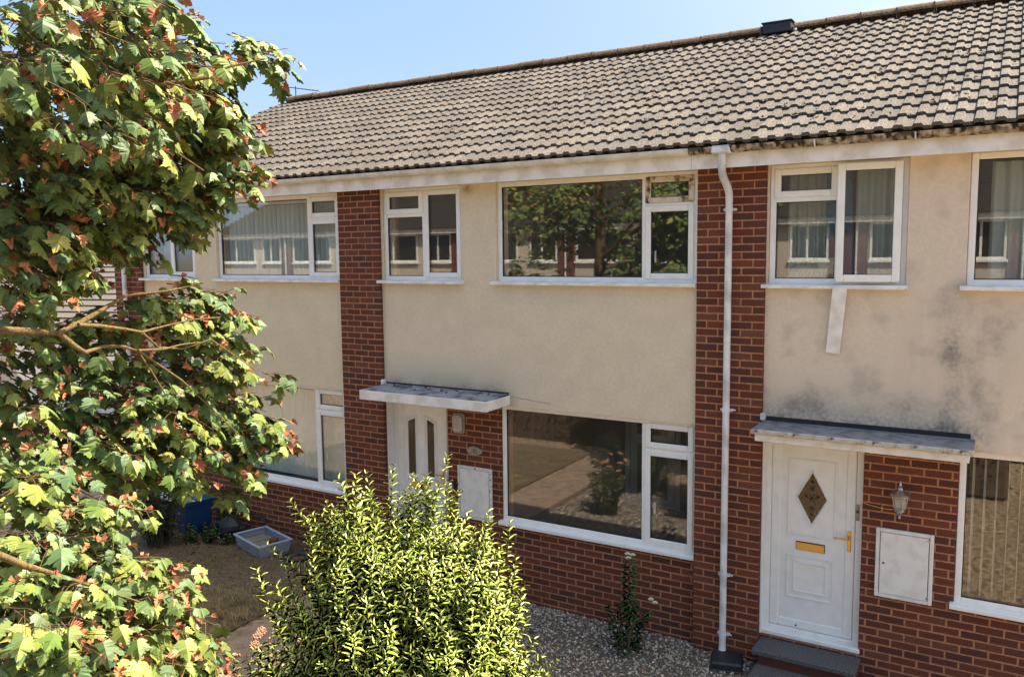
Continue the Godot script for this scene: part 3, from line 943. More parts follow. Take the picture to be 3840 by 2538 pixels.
func letter_plate(d: Node3D, x0: float, y0: float, x1: float, y1: float, z: float) -> void:
	var st := begin()
	cbx(st, Vector3(x0 - 0.006, y0 - 0.004, z - 0.004), Vector3(x1 + 0.006, y1 + 0.008, z + 0.004), 0.003)
	obj("letter_plate_surround", st.commit(), mat.black, d)
	obj("letter_plate", box_mesh(Vector3(x0, y0, z + 0.003), Vector3(x1, y1, z + 0.014), 0.005), mat.brass, d)

# ------------------------------------------------------------------ rooms behind the glass
func make_rooms(h: Node3D, which: int) -> void:
	var W := MODULE
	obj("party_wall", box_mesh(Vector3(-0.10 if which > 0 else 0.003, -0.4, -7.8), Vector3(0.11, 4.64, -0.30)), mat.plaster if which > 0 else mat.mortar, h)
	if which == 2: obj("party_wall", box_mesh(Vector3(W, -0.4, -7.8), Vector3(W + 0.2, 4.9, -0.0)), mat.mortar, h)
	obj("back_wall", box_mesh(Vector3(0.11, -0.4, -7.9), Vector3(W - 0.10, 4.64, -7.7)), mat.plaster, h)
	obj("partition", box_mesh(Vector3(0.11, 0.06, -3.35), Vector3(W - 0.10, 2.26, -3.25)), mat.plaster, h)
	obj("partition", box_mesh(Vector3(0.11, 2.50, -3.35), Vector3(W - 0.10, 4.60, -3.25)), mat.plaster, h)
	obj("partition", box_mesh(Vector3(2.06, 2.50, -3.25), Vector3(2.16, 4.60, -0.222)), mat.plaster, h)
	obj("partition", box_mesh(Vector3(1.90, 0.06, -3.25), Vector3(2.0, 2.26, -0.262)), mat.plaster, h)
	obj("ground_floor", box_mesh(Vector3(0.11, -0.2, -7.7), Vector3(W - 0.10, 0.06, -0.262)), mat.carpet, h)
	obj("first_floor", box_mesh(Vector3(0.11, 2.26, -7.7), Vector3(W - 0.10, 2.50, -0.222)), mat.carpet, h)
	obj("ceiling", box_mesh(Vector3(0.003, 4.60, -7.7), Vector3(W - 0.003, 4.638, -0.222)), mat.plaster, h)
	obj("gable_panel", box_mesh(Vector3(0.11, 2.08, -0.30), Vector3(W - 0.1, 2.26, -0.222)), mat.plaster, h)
	if which == 1:
		var id := node("inner_door", h, Vector3(2.55, 0.06, -3.24))
		var st := begin()
		ring_frame(st, 0, 0, 0.86, 2.06, 0.07, 0.0, 0.03, 0.004)
		ring_frame(st, 0.08, 0.02, 0.78, 1.98, 0.11, 0.0, 0.02, 0.004)
		bx(st, Vector3(0.19, 0.95, 0.0), Vector3(0.67, 1.08, 0.02))
		obj("door_frame", st.commit(), mat.indoor_white, id)
		obj("door_panel", box_mesh(Vector3(0.1, 0.05, 0.0), Vector3(0.76, 1.95, 0.008)), mat.timber, id)

# ------------------------------------------------------------------ blinds, curtains and what stands on the sills
func vertical_blind(label: String, x0: float, x1: float, y0: float, y1: float, z: float, m: Material, turn: float, gap := 0.089, drawn := 1.0) -> void:
	var b := thing("vertical_blind", label, "blind", Vector3(x0, y0, z))
	obj("head_rail", box_mesh(Vector3(0, y1 - y0 - 0.04, -0.02), Vector3(x1 - x0, y1 - y0, 0.02), 0.003), mat.indoor_white, b)
	var n := int((x1 - x0) * drawn / gap)
	if not cache.has("slat %d" % roundi((y1 - y0) * 100)):
		var st := begin()
		var hh := y1 - y0 - 0.05
		for i in 4:
			var a := (i / 4.0 - 0.5) * 0.089
			var c := ((i + 1) / 4.0 - 0.5) * 0.089
			var za := 0.006 * cos(a / 0.089 * PI)
			var zc := 0.006 * cos(c / 0.089 * PI)
			quad(st, Vector3(a, 0, za), Vector3(c, 0, zc), Vector3(c, hh, zc), Vector3(a, hh, za))
		cache["slat %d" % roundi((y1 - y0) * 100)] = st.commit()
	for i in n:
		obj("slat", cache["slat %d" % roundi((y1 - y0) * 100)], m, b, Vector3(gap * (i + 0.5), 0.0, 0), Vector3(0, turn + rng.randf_range(-0.10, 0.10), 0))

func curtain(label: String, x0: float, x1: float, y0: float, y1: float, z: float, m: Material, waves: float, group := "", pull := 0.0) -> void:
	var st := begin()
	var n := int(waves * 10)
	for i in n:
		var t0 := float(i) / n
		var t1 := float(i + 1) / n
		for j in 6:
			var v0 := j / 6.0
			var v1 := (j + 1) / 6.0
			var f := func(t: float, v: float) -> Vector3:
				return Vector3(lerpf(x0, x1, t) + pull * (1.0 - v) * t, lerpf(y0, y1, v), z + 0.035 * sin(t * waves * TAU) * (1.1 - 0.5 * v))
			quad(st, f.call(t0, v0), f.call(t1, v0), f.call(t1, v1), f.call(t0, v1))
	tag(obj(numbered("curtain"), st.commit(), m), label, "curtain", group)

func cushion(label: String, at: Vector3, turn: Vector3, w: float, hgt: float) -> void:
	var st := begin()
	var N := 10
	var f := func(i: int, j: int, s: float) -> Vector3:
		var u := i / float(N) * 2 - 1
		var v := j / float(N) * 2 - 1
		var t: float = (1 - u * u) * (1 - v * v)
		return Vector3(u * w / 2 * (1.0 - 0.08 * (1 - v * v)), v * hgt / 2 * (1.0 - 0.08 * (1 - u * u)), s * 0.075 * pow(maxf(t, 0.0), 0.45))
	for i in N:
		for j in N:
			quad(st, f.call(i, j, 1), f.call(i + 1, j, 1), f.call(i + 1, j + 1, 1), f.call(i, j + 1, 1))
			quad(st, f.call(i, j, -1), f.call(i, j + 1, -1), f.call(i + 1, j + 1, -1), f.call(i + 1, j, -1))
	tag(obj(numbered("cushion"), st.commit(), mat.cushion, null, at, turn), label, "cushion", "cushions on the bedroom window board")

# ------------------------------------------------------------------ things fixed to the fronts
func meter_box(label: String, x0: float, x1: float, y0: float, y1: float, m: Material, hinged: bool) -> void:
	var b := thing("meter_box", label, "meter box", Vector3(x0, y0, 0.002), 0.0, "white meter boxes beside the front doors")
	var w := x1 - x0
	var hh := y1 - y0
	var st := begin()
	ring_frame(st, 0, 0, w, hh, 0.034, 0.0, 0.030, 0.006)
	obj("surround", st.commit(), m, b)
	obj("box_back", box_mesh(Vector3(0.02, 0.02, 0.0), Vector3(w - 0.02, hh - 0.02, 0.012)), mat.black, b)
	obj("box_door", box_mesh(Vector3(0.040, 0.038, 0.010), Vector3(w - 0.040, hh - 0.038, 0.032), 0.004), mat.white_box, b)
	obj("lock", box_mesh(Vector3(0.062, hh * 0.49, 0.031), Vector3(0.080, hh * 0.49 + 0.018, 0.0345), 0.002), mat.black, b)
	if hinged:
		for y in [hh - 0.07, 0.05]: obj("hinge", box_mesh(Vector3(w - 0.05, y, 0.030), Vector3(w - 0.034, y + 0.025, 0.038), 0.003), mat.chrome, b)

func wall_lantern() -> void:
	var b := thing("wall_lantern", "silver carriage lantern on the brick beside the right white door", "lantern", Vector3(1.912, 1.42, 0.0))
	var st := begin()
	cbx(st, Vector3(-0.035, 0.03, 0.003), Vector3(0.035, 0.15, 0.018), 0.006)
	tube(st, [Vector3(0, 0.09, 0.015), Vector3(0, 0.06, 0.05), Vector3(0, 0.045, 0.10), Vector3(0, 0.06, 0.13)], [0.010, 0.009, 0.009, 0.010], 8)
	obj("bracket", st.commit(), mat.chrome, b)
	st = begin()
	lathe(st, [[0.0, 0.0], [0.010, 0.004], [0.013, 0.015], [0.008, 0.026], [0.016, 0.036], [0.020, 0.050], [0.028, 0.060], [0.046, 0.075], [0.050, 0.092], [0.047, 0.096], [0.0, 0.096]], 16, Vector3(0, 0, 0.13))
	obj("base", st.commit(), mat.chrome, b)
	st = begin()
	for k in 6:
		var a := TAU * k / 6
		tube(st, [Vector3(cos(a) * 0.046, 0.094, 0.13 + sin(a) * 0.046), Vector3(cos(a) * 0.066, 0.222, 0.13 + sin(a) * 0.066)], [0.004, 0.004], 5)
	obj("glazing_bars", st.commit(), mat.chrome, b)
	st = begin()
	lathe(st, [[0.044, 0.094], [0.064, 0.222]], 6, Vector3(0, 0, 0.13))
	obj("glass", st.commit(), mat.lantern_glass, b)
	st = begin()
	lathe(st, [[0.0, 0.218], [0.088, 0.220], [0.090, 0.228], [0.078, 0.240], [0.050, 0.258], [0.026, 0.275], [0.020, 0.290], [0.028, 0.298], [0.012, 0.312], [0.010, 0.330], [0.004, 0.352], [0.0, 0.354]], 16, Vector3(0, 0, 0.13))
	obj("roof_cap", st.commit(), mat.chrome, b)
	st = begin()
	tube(st, [Vector3(-0.335, 0.075, 0.008), Vector3(-0.25, 0.058, 0.010), Vector3(-0.16, 0.045, 0.012), Vector3(-0.08, 0.045, 0.012), Vector3(-0.03, 0.075, 0.014)], [0.004, 0.004, 0.004, 0.004, 0.004], 6)
	obj("cable", st.commit(), mat.brass, b)

func bulkhead_light() -> void:
	var b := thing("bulkhead_light", "ribbed cream bulkhead lamp under the flat porch roof", "wall lamp", Vector3(-2.965, 1.80, 0.0))
	obj("back_plate", box_mesh(Vector3(-0.085, -0.125, 0.002), Vector3(0.085, 0.125, 0.03), 0.02), mat.stone, b)
	obj("diffuser", box_mesh(Vector3(-0.068, -0.105, 0.022), Vector3(0.068, 0.105, 0.085), 0.03), mat.lamp_diffuser, b)
	for i in 5: obj("rib", box_mesh(Vector3(-0.05, -0.05 + i * 0.026, 0.082), Vector3(0.05, -0.05 + i * 0.026 + 0.008, 0.089), 0.002), mat.stone, b)

func number_plaque() -> void:
	var b := thing("house_number", "oval stone plaque carved 30 on the brick beside the middle door", "plaque", Vector3(-2.745, 1.485, 0.0))
	var poly := PackedVector2Array()
	for k in 20:
		var a := TAU * k / 20
		poly.append(Vector2(cos(a) * 0.108 * (1.0 + 0.03 * sin(a * 5)), sin(a) * 0.050 * (1.0 + 0.06 * cos(a * 3))))
	var st := begin()
	prism(st, poly, 0.002, 0.022)
	obj("stone", st.commit(), mat.stone, b)
	var t := TextMesh.new()
	t.text = "30"
	var f := SystemFont.new()
	f.font_names = PackedStringArray(["Droid Serif"])
	t.font = f
	t.font_size = 64
	t.pixel_size = 0.0011
	t.depth = 0.003
	obj("digits", t, mat.carved, b, Vector3(0, 0.0, 0.0235))

func small_fixtures() -> void:
	var k := thing("key_safe", "small black key safe with a grey keypad beside the middle door", "key safe", Vector3(-3.075, 0.955, 0.0))
	obj("body", box_mesh(Vector3(-0.045, 0, 0.002), Vector3(0.045, 0.125, 0.045), 0.008), mat.black, k)
	obj("keypad", box_mesh(Vector3(-0.03, 0.012, 0.044), Vector3(0.018, 0.10, 0.05), 0.004), mat.crate_rim, k)
	var st := begin()      # loose strip of plastic trim hanging from the sill
	var q := Basis(Vector3.BACK, deg_to_rad(-5.4))
	var a := Vector3(1.353, 3.500, 0.142)
	for s in [[-0.062, 0.062, -0.62, 0.0, 0.0, 0.009]]:
		cbx(st, Vector3(s[0], s[2], s[4]), Vector3(s[1], s[3], s[5]), 0.002)
	var o := obj("trim_strip", st.commit(), mat.board)
	o.transform = Transform3D(q * Basis(Vector3.RIGHT, 0.11), a)
	tag(o, "loose cream trim strip hanging below the open window", "trim strip")
	# drain cover box at the foot of the downpipe
	var g := thing("drain_cover", "black plastic drain cover under the white downpipe", "drain cover", Vector3(0.42, -0.275, 0.30), 0.25)
	st = begin()
	cbx(st, Vector3(-0.15, 0, -0.14), Vector3(0.15, 0.10, 0.14), 0.018)
	obj("cover", st.commit(), mat.rubber, g)
	obj("lip", box_mesh(Vector3(-0.16, 0.0, -0.15), Vector3(0.16, 0.03, 0.15), 0.008), mat.rubber, g)
	# doorsteps of the right-hand house
	for s in [[0.668, 1.615, -0.075, -0.012, -0.008, 0.335, "upper grey concrete doorstep slab below the diamond door"], [0.70, 1.66, -0.275, -0.165, 0.10, 0.66, "lower grey concrete doorstep in front of the upper step"]]:
		st = begin()
		cbx(st, Vector3(s[0], s[2], maxf(s[4], 0.004)), Vector3(s[1], s[3], s[5]), 0.014)
		var d := obj(numbered("doorstep"), st.commit(), mat.step)
		tag(d, s[6], "step", "doorsteps")
	tag(obj("step_riser", box_mesh(Vector3(0.72, -0.30, 0.004), Vector3(1.60, -0.076, 0.30), 0.004), brick_mats[2]), "dark brick riser under the upper concrete doorstep", "step")

func television_aerial() -> void:
	var a := thing("television_aerial", "thin television aerial on the far left end of the ridge", "aerial", Vector3(-9.55, 6.80, -4.05))
	obj("mast", tube_mesh([Vector3(0, -0.1, 0), Vector3(0, 0.34, 0)], [0.012, 0.010], 6), mat.vent, a)
	obj("boom", tube_mesh([Vector3(-0.10, 0.32, 0.06), Vector3(0.55, 0.20, -0.06)], [0.009, 0.009], 5), mat.vent, a)
	for i in 8:
		var c := Vector3(-0.06 + i * 0.08, 0.313 - i * 0.0148, 0.053 - i * 0.0148)
		obj("element", tube_mesh([c + Vector3(0, 0.0, -0.12), c + Vector3(0, 0.0, 0.12)], [0.004, 0.004], 4), mat.vent, a)

# ------------------------------------------------------------------ clutter on the left lawn
func lawn_clutter() -> void:
	var b := thing("recycling_box", "tall blue plastic recycling bin with a lid by the left wall", "bin", Vector3(-7.42, -0.165, 0.42), -0.25)
	b.scale = Vector3(1.0, 0.86, 1.0)
	var st := begin()
	var lo := [Vector2(-0.15, -0.17), Vector2(0.15, -0.17), Vector2(0.15, 0.17), Vector2(-0.15, 0.17)]
	for i in 4:
		var j := (i + 1) % 4
		quad(st, Vector3(lo[j].x, 0, lo[j].y), Vector3(lo[i].x, 0, lo[i].y), Vector3(lo[i].x * 1.25, 0.56, lo[i].y * 1.25), Vector3(lo[j].x * 1.25, 0.56, lo[j].y * 1.25))
	quad(st, Vector3(-0.15, 0.001, 0.17), Vector3(-0.15, 0.001, -0.17), Vector3(0.15, 0.001, -0.17), Vector3(0.15, 0.001, 0.17))
	obj("tub", st.commit(), mat.blue_plastic, b)
	obj("rim", box_mesh(Vector3(-0.205, 0.52, -0.23), Vector3(0.205, 0.565, 0.23), 0.015), mat.blue_plastic, b)
	obj("lid", box_mesh(Vector3(-0.215, 0.565, -0.24), Vector3(0.215, 0.60, 0.24), 0.014), mat.blue_lid, b)
	for x in [-0.08, 0.0, 0.08]: obj("lid_rib", box_mesh(Vector3(x - 0.02, 0.598, -0.18), Vector3(x + 0.02, 0.608, 0.18), 0.004), mat.blue_lid, b)
	obj("handle", tube_mesh([Vector3(-0.19, 0.58, -0.24), Vector3(-0.17, 0.64, -0.31), Vector3(0.17, 0.64, -0.31), Vector3(0.19, 0.58, -0.24)], [0.016, 0.016, 0.016, 0.016], 8), mat.blue_plastic, b)
	obj("catch", box_mesh(Vector3(-0.03, 0.34, 0.205), Vector3(0.0, 0.38, 0.222), 0.005), mat.crate_rim, b)

	var c := thing("storage_crate", "clear plastic storage crate lying open on the dry lawn", "crate", Vector3(-5.97, -0.165, 0.45), deg_to_rad(-16))
	st = begin()
	var hw := 0.37
	var hd := 0.23
	for e in [[-hw, -hd, hw, -hd], [hw, -hd, hw, hd], [hw, hd, -hw, hd], [-hw, hd, -hw, -hd]]:
		quad(st, Vector3(e[2] * 0.92, 0.004, e[3] * 0.9), Vector3(e[0] * 0.92, 0.004, e[1] * 0.9), Vector3(e[0], 0.17, e[1]), Vector3(e[2], 0.17, e[3]))
	quad(st, Vector3(-hw * 0.92, 0.004, hd * 0.9), Vector3(hw * 0.92, 0.004, hd * 0.9), Vector3(hw * 0.92, 0.004, -hd * 0.9), Vector3(-hw * 0.92, 0.004, -hd * 0.9))
	obj("tub", st.commit(), mat.clear_plastic, c)
	st = begin()
	for e in [[Vector3(-hw - 0.02, 0.16, -hd - 0.02), Vector3(hw + 0.02, 0.185, -hd + 0.015)], [Vector3(-hw - 0.02, 0.16, hd - 0.015), Vector3(hw + 0.02, 0.185, hd + 0.02)], [Vector3(-hw - 0.02, 0.161, -hd + 0.016), Vector3(-hw + 0.015, 0.184, hd - 0.016)], [Vector3(hw - 0.015, 0.161, -hd + 0.016), Vector3(hw + 0.02, 0.184, hd - 0.016)]]:
		cbx(st, e[0], e[1], 0.007)
	obj("rim", st.commit(), mat.crate_rim, c)
	for i in 7:
		tag(obj(numbered("timber_offcut"), box_mesh(Vector3(-0.30 + i * 0.083, 0.012, -0.17), Vector3(-0.30 + i * 0.083 + 0.076, 0.10 + 0.006 * (i % 3), 0.17), 0.004), mat.timber, null, Vector3(-5.97, -0.165, 0.45), Vector3(0, deg_to_rad(-16), 0)), "%s strip from the left of the grey timber offcuts lying in the clear crate" % ["first", "second", "third", "fourth", "fifth", "sixth", "seventh"][i], "timber", "timber offcuts in the crate")
	loose_brick("broken red brick piece on the timber in the crate", Vector3(-5.77, -0.055, 0.44), 0.4, 0.11, 3)
	loose_brick("pale brick half tucked behind the clear crate", Vector3(-6.42, -0.165, 0.22), 0.2, 0.2, 1)
	loose_brick("dark brick end beside the right side of the crate", Vector3(-5.33, -0.172, 0.22), 0.3, 0.17, 2)
	loose_brick("dark brick against the wall between crate and orange brick", Vector3(-5.22, -0.172, 0.10), -0.1, 0.2, 4)
	var ob := thing("airbrick", "orange perforated brick lying by the left wall", "brick", Vector3(-5.02, -0.172, 0.26), 0.35, "loose bricks by the left wall")
	st = begin()
	cbx(st, Vector3(-0.107, 0, -0.05), Vector3(0.107, 0.066, 0.05), 0.004)
	obj("body", st.commit(), mat.brick_orange, ob)
	for k in 6:
		st = begin()
		lathe(st, [[0.0, 0.064], [0.013, 0.0675], [0.0, 0.068]], 8, Vector3(-0.06 + (k % 3) * 0.06, 0, -0.02 + (k / 3) * 0.042))
		obj("hole", st.commit(), mat.black, ob)
	var d := thing("pot_saucer", "black round plastic saucer lying on the dry lawn", "saucer", Vector3(-5.28, -0.175, 0.47))
	st = begin()
	lathe(st, [[0.0, 0.0], [0.155, 0.0], [0.185, 0.05], [0.192, 0.052], [0.192, 0.046], [0.160, 0.012], [0.0, 0.010]], 28)
	obj("dish", st.commit(), mat.rubber, d)
	st = begin()
	var r := RandomNumberGenerator.new()
	r.seed = 4
	for i in 10:
		for j in 8:
			var f := func(u: int, v: int) -> Vector3:
				var a := TAU * u / 10
				var t := PI * v / 8
				var k := 1.0 + 0.13 * sin(a * 3 + v) + 0.10 * cos(a * 2.0 - v * 1.7)
				return Vector3(cos(a) * sin(t) * 0.24 * k, (1 - cos(t)) * 0.14 * (1.0 + 0.1 * sin(a * 2)), sin(a) * sin(t) * 0.16 * k)
			quad(st, f.call(i + 1, j), f.call(i, j), f.call(i, j + 1), f.call(i + 1, j + 1))
	tag(obj("rubbish_sack", st.commit(), mat.bag, null, Vector3(-6.78, -0.175, 0.32), Vector3(0, 0.3, 0)), "slumped dark grey sack against the left brick wall", "sack")
	tag(obj("cable", tube_mesh([Vector3(-7.0, 0.12, 0.012), Vector3(-6.78, 0.10, 0.016), Vector3(-6.55, 0.12, 0.03), Vector3(-6.40, 0.10, 0.05), Vector3(-6.33, 0.02, 0.06), Vector3(-6.31, -0.12, 0.06), Vector3(-6.31, -0.175, 0.06)], [0.013, 0.013, 0.013, 0.013, 0.013, 0.013, 0.013], 7), mat.black), "black cable curving down the left brick wall behind the crate", "cable")

func loose_brick(label: String, at: Vector3, turn: float, length: float, m: int) -> void:
	var st := begin()
	cbx(st, Vector3(-length / 2, 0, -0.05), Vector3(length / 2, 0.066, 0.05), 0.006)
	tag(obj(numbered("loose_brick"), st.commit(), brick_mats[m], null, at, Vector3(0, turn, 0)), label, "brick", "loose bricks by the left wall")

# ------------------------------------------------------------------ the terrace opposite, which the windows mirror
func opposite_house() -> Node3D:
	var h := thing("opposite_house", "", "house", Vector3.ZERO, PI, "houses across the street")
	obj("lower_wall", box_mesh(Vector3(0.665, -0.5, -0.3), Vector3(4.73, 2.1, 0.0)), mat.far_brick, h)
	obj("brick_pier", box_mesh(Vector3(0, -0.5, -0.3), Vector3(0.665, 4.7, 0.12)), mat.far_brick, h)
	obj("upper_wall", box_mesh(Vector3(0.665, 2.1, -0.3), Vector3(4.73, 4.7, 0.05)), mat.far_render, h)
	for w in [[0.72, 1.88, 3.5, 4.62, 0.05], [2.4, 4.68, 3.5, 4.62, 0.05], [2.4, 4.68, 0.7, 2.05, 0.0]]:
		var win := node("window", h)
		var st := begin()
		ring_frame(st, w[0], w[2], w[1], w[3], 0.07, w[4], w[4] + 0.03, 0.006)
		cbx(st, Vector3(lerpf(w[0], w[1], 0.55) - 0.035, w[2] + 0.07, w[4]), Vector3(lerpf(w[0], w[1], 0.55) + 0.035, w[3] - 0.07, w[4] + 0.03), 0.006)
		cbx(st, Vector3(w[0] - 0.05, w[2] - 0.08, w[4]), Vector3(w[1] + 0.05, w[2] - 0.002, w[4] + 0.1), 0.006)
		obj("frame", st.commit(), mat.upvc, win)
		obj("pane", box_mesh(Vector3(w[0] + 0.06, w[2] + 0.06, w[4] + 0.001), Vector3(w[1] - 0.06, w[3] - 0.06, w[4] + 0.01)), mat.dim_glass, win)
	obj("door", box_mesh(Vector3(0.75, -0.1, 0.0), Vector3(1.6, 2.05, 0.03), 0.008), mat.upvc, h)
	obj("fascia", box_mesh(Vector3(0, 4.62, 0.05), Vector3(4.728, 4.82, 0.33), 0.01), mat.board, h)
	obj("downpipe", tube_mesh([Vector3(0.33, 4.6, 0.17), Vector3(0.33, -0.4, 0.17)], [0.035, 0.035], 8), mat.pipe, h)
	var st := begin()
	for r in 14:      # courses as real steps
		var z0 := 0.42 - r * 0.31
		var y0 := 4.83 + r * 0.141
		bx(st, Vector3(0, y0, z0 - 0.36), Vector3(4.73, y0 + 0.035 + 0.10, z0))
	quad(st, Vector3(0, 6.85, -3.9), Vector3(4.73, 6.85, -3.9), Vector3(4.73, 4.8, -8.2), Vector3(0, 4.8, -8.2))
	obj("roof", st.commit(), tile_mats[2], h)
	obj("back_wall", box_mesh(Vector3(0, -0.5, -8.0), Vector3(4.73, 4.8, -7.8)), mat.far_brick, h)
	return h

func street_beyond() -> void:
	var brick_img := noise_image(91, 0.08, 3)
	mat.far_brick = textured(lin(0.19, 0.068, 0.042), 0.9, ramp_tex(brick_img, [0.2, 0.6, 1.0], [Color(0.75, 0.72, 0.7), Color(0.95, 0.95, 0.95), Color(1, 1, 1)]), 2.0)
	mat.far_render = textured(lin(0.58, 0.50, 0.40), 0.9, ramp_tex(brick_img, [0.0, 1.0], [Color(0.95, 0.95, 0.95), Color(1, 1, 1)]), 0.4)
	var proto := opposite_house()
	var names := ["first", "second", "third", "fourth", "fifth", "sixth", "seventh", "eighth"]
	for i in 8:
		var o: Node3D = proto if i == 0 else proto.duplicate()
		if i > 0:
			o.name = numbered("opposite_house")
			add_child(o)
		o.position = Vector3(8.0 - i * MODULE, 0.0, 19.0)
		tag(o, "%s house from the right in the terrace across the street, mirrored in the windows" % names[i], "house", "houses across the street")
	# lower roof beyond the left gable
	var g := thing("garage_block", "low block with a sunlit pale tiled roof beyond the left gable", "garage", Vector3(-19.0, 0, -4.2), 0.25)
	obj("wall", box_mesh(Vector3(-4, -0.4, -8), Vector3(4.2, 2.0, 0)), mat.far_render, g)
	obj("fascia", box_mesh(Vector3(-4.2, 1.92, -8.2), Vector3(4.4, 2.08, 0.25), 0.01), mat.board, g)
	var st := begin()
	for r in 14:      # tile courses lying one over the next
		var y0 := 2.12 + r * 0.142
		var z0 := 0.32 - r * 0.31
		quad(st, Vector3(-4.3, y0 + 0.03, z0), Vector3(4.5, y0 + 0.03, z0), Vector3(4.5, y0 + 0.150, z0 - 0.36), Vector3(-4.3, y0 + 0.150, z0 - 0.36))
		quad(st, Vector3(-4.3, y0 - 0.01, z0), Vector3(4.5, y0 - 0.01, z0), Vector3(4.5, y0 + 0.03, z0), Vector3(-4.3, y0 + 0.03, z0))
	bx(st, Vector3(-4.3, 2.08, -8.3), Vector3(4.5, 2.12, 0.2))
	quad(st, Vector3(-4.3, 4.14, -4.1), Vector3(4.5, 4.14, -4.1), Vector3(4.5, 2.1, -8.4), Vector3(-4.3, 2.1, -8.4))
	obj("roof", st.commit(), tile_mats[1], g)
	for x in [-2.8, 0.0, 2.6]: obj("garage_door", box_mesh(Vector3(x - 1.1, -0.3, 0.003), Vector3(x + 1.1, 1.8, 0.04), 0.01), mat.upvc, g)

# ------------------------------------------------------------------ foliage helpers
const BOUGHS := [
[Vector3(-1.41, 4.87, 5.76), 0.80],
		[Vector3(-1.76, 4.98, 5.14), 0.50],
		[Vector3(-1.59, 4.93, 4.69), 0.27],
		[Vector3(-1.49, 5.10, 4.37), 0.16],
		[Vector3(-1.36, 5.03, 4.30), 0.09],
		[Vector3(-2.14, 4.53, 5.07), 0.75],
		[Vector3(-1.82, 4.61, 4.64), 0.46],
		[Vector3(-1.69, 4.43, 4.46), 0.24],
		[Vector3(-2.17, 4.14, 5.37), 0.55],
		[Vector3(-2.11, 4.18, 4.86), 0.42],
		[Vector3(-1.89, 4.13, 4.62), 0.22],
		[Vector3(-1.50, 4.29, 4.48), 0.10],
		[Vector3(-2.03, 3.81, 5.56), 0.35],
		[Vector3(-2.62, 3.86, 4.97), 0.22],
		[Vector3(-2.29, 3.25, 5.43), 0.30],
		[Vector3(-2.21, 3.32, 5.02), 0.30],
		[Vector3(-2.00, 3.49, 4.64), 0.28],
		[Vector3(-1.89, 3.48, 4.46), 0.24],
		[Vector3(-1.88, 3.16, 4.38), 0.24],
		[Vector3(-2.07, 2.96, 4.51), 0.42],
		[Vector3(-2.21, 2.77, 4.85), 0.50],
		[Vector3(-2.29, 2.75, 5.37), 0.58],
		[Vector3(-1.90, 2.74, 4.20), 0.22],
		[Vector3(-1.84, 2.54, 4.07), 0.16],
		[Vector3(-1.96, 2.41, 4.28), 0.22],
		[Vector3(-2.04, 2.52, 4.67), 0.28],
		[Vector3(-1.93, 2.20, 4.28), 0.09],
		[Vector3(-1.66, 3.01, 4.03), 0.06],
		[Vector3(-1.49, 2.47, 5.87), 0.40],
		[Vector3(-1.37, 2.28, 5.70), 0.38],
		[Vector3(-1.37, 2.04, 5.50), 0.30],
		[Vector3(-1.27, 2.10, 6.02), 0.50],
		[Vector3(-1.17, 1.92, 5.74), 0.42],
		[Vector3(-1.11, 1.83, 5.48), 0.24],
		[Vector3(-1.05, 1.64, 5.35), 0.18],
		[Vector3(-1.15, 1.77, 5.98), 0.50],
		[Vector3(-1.04, 1.61, 5.58), 0.35]
]
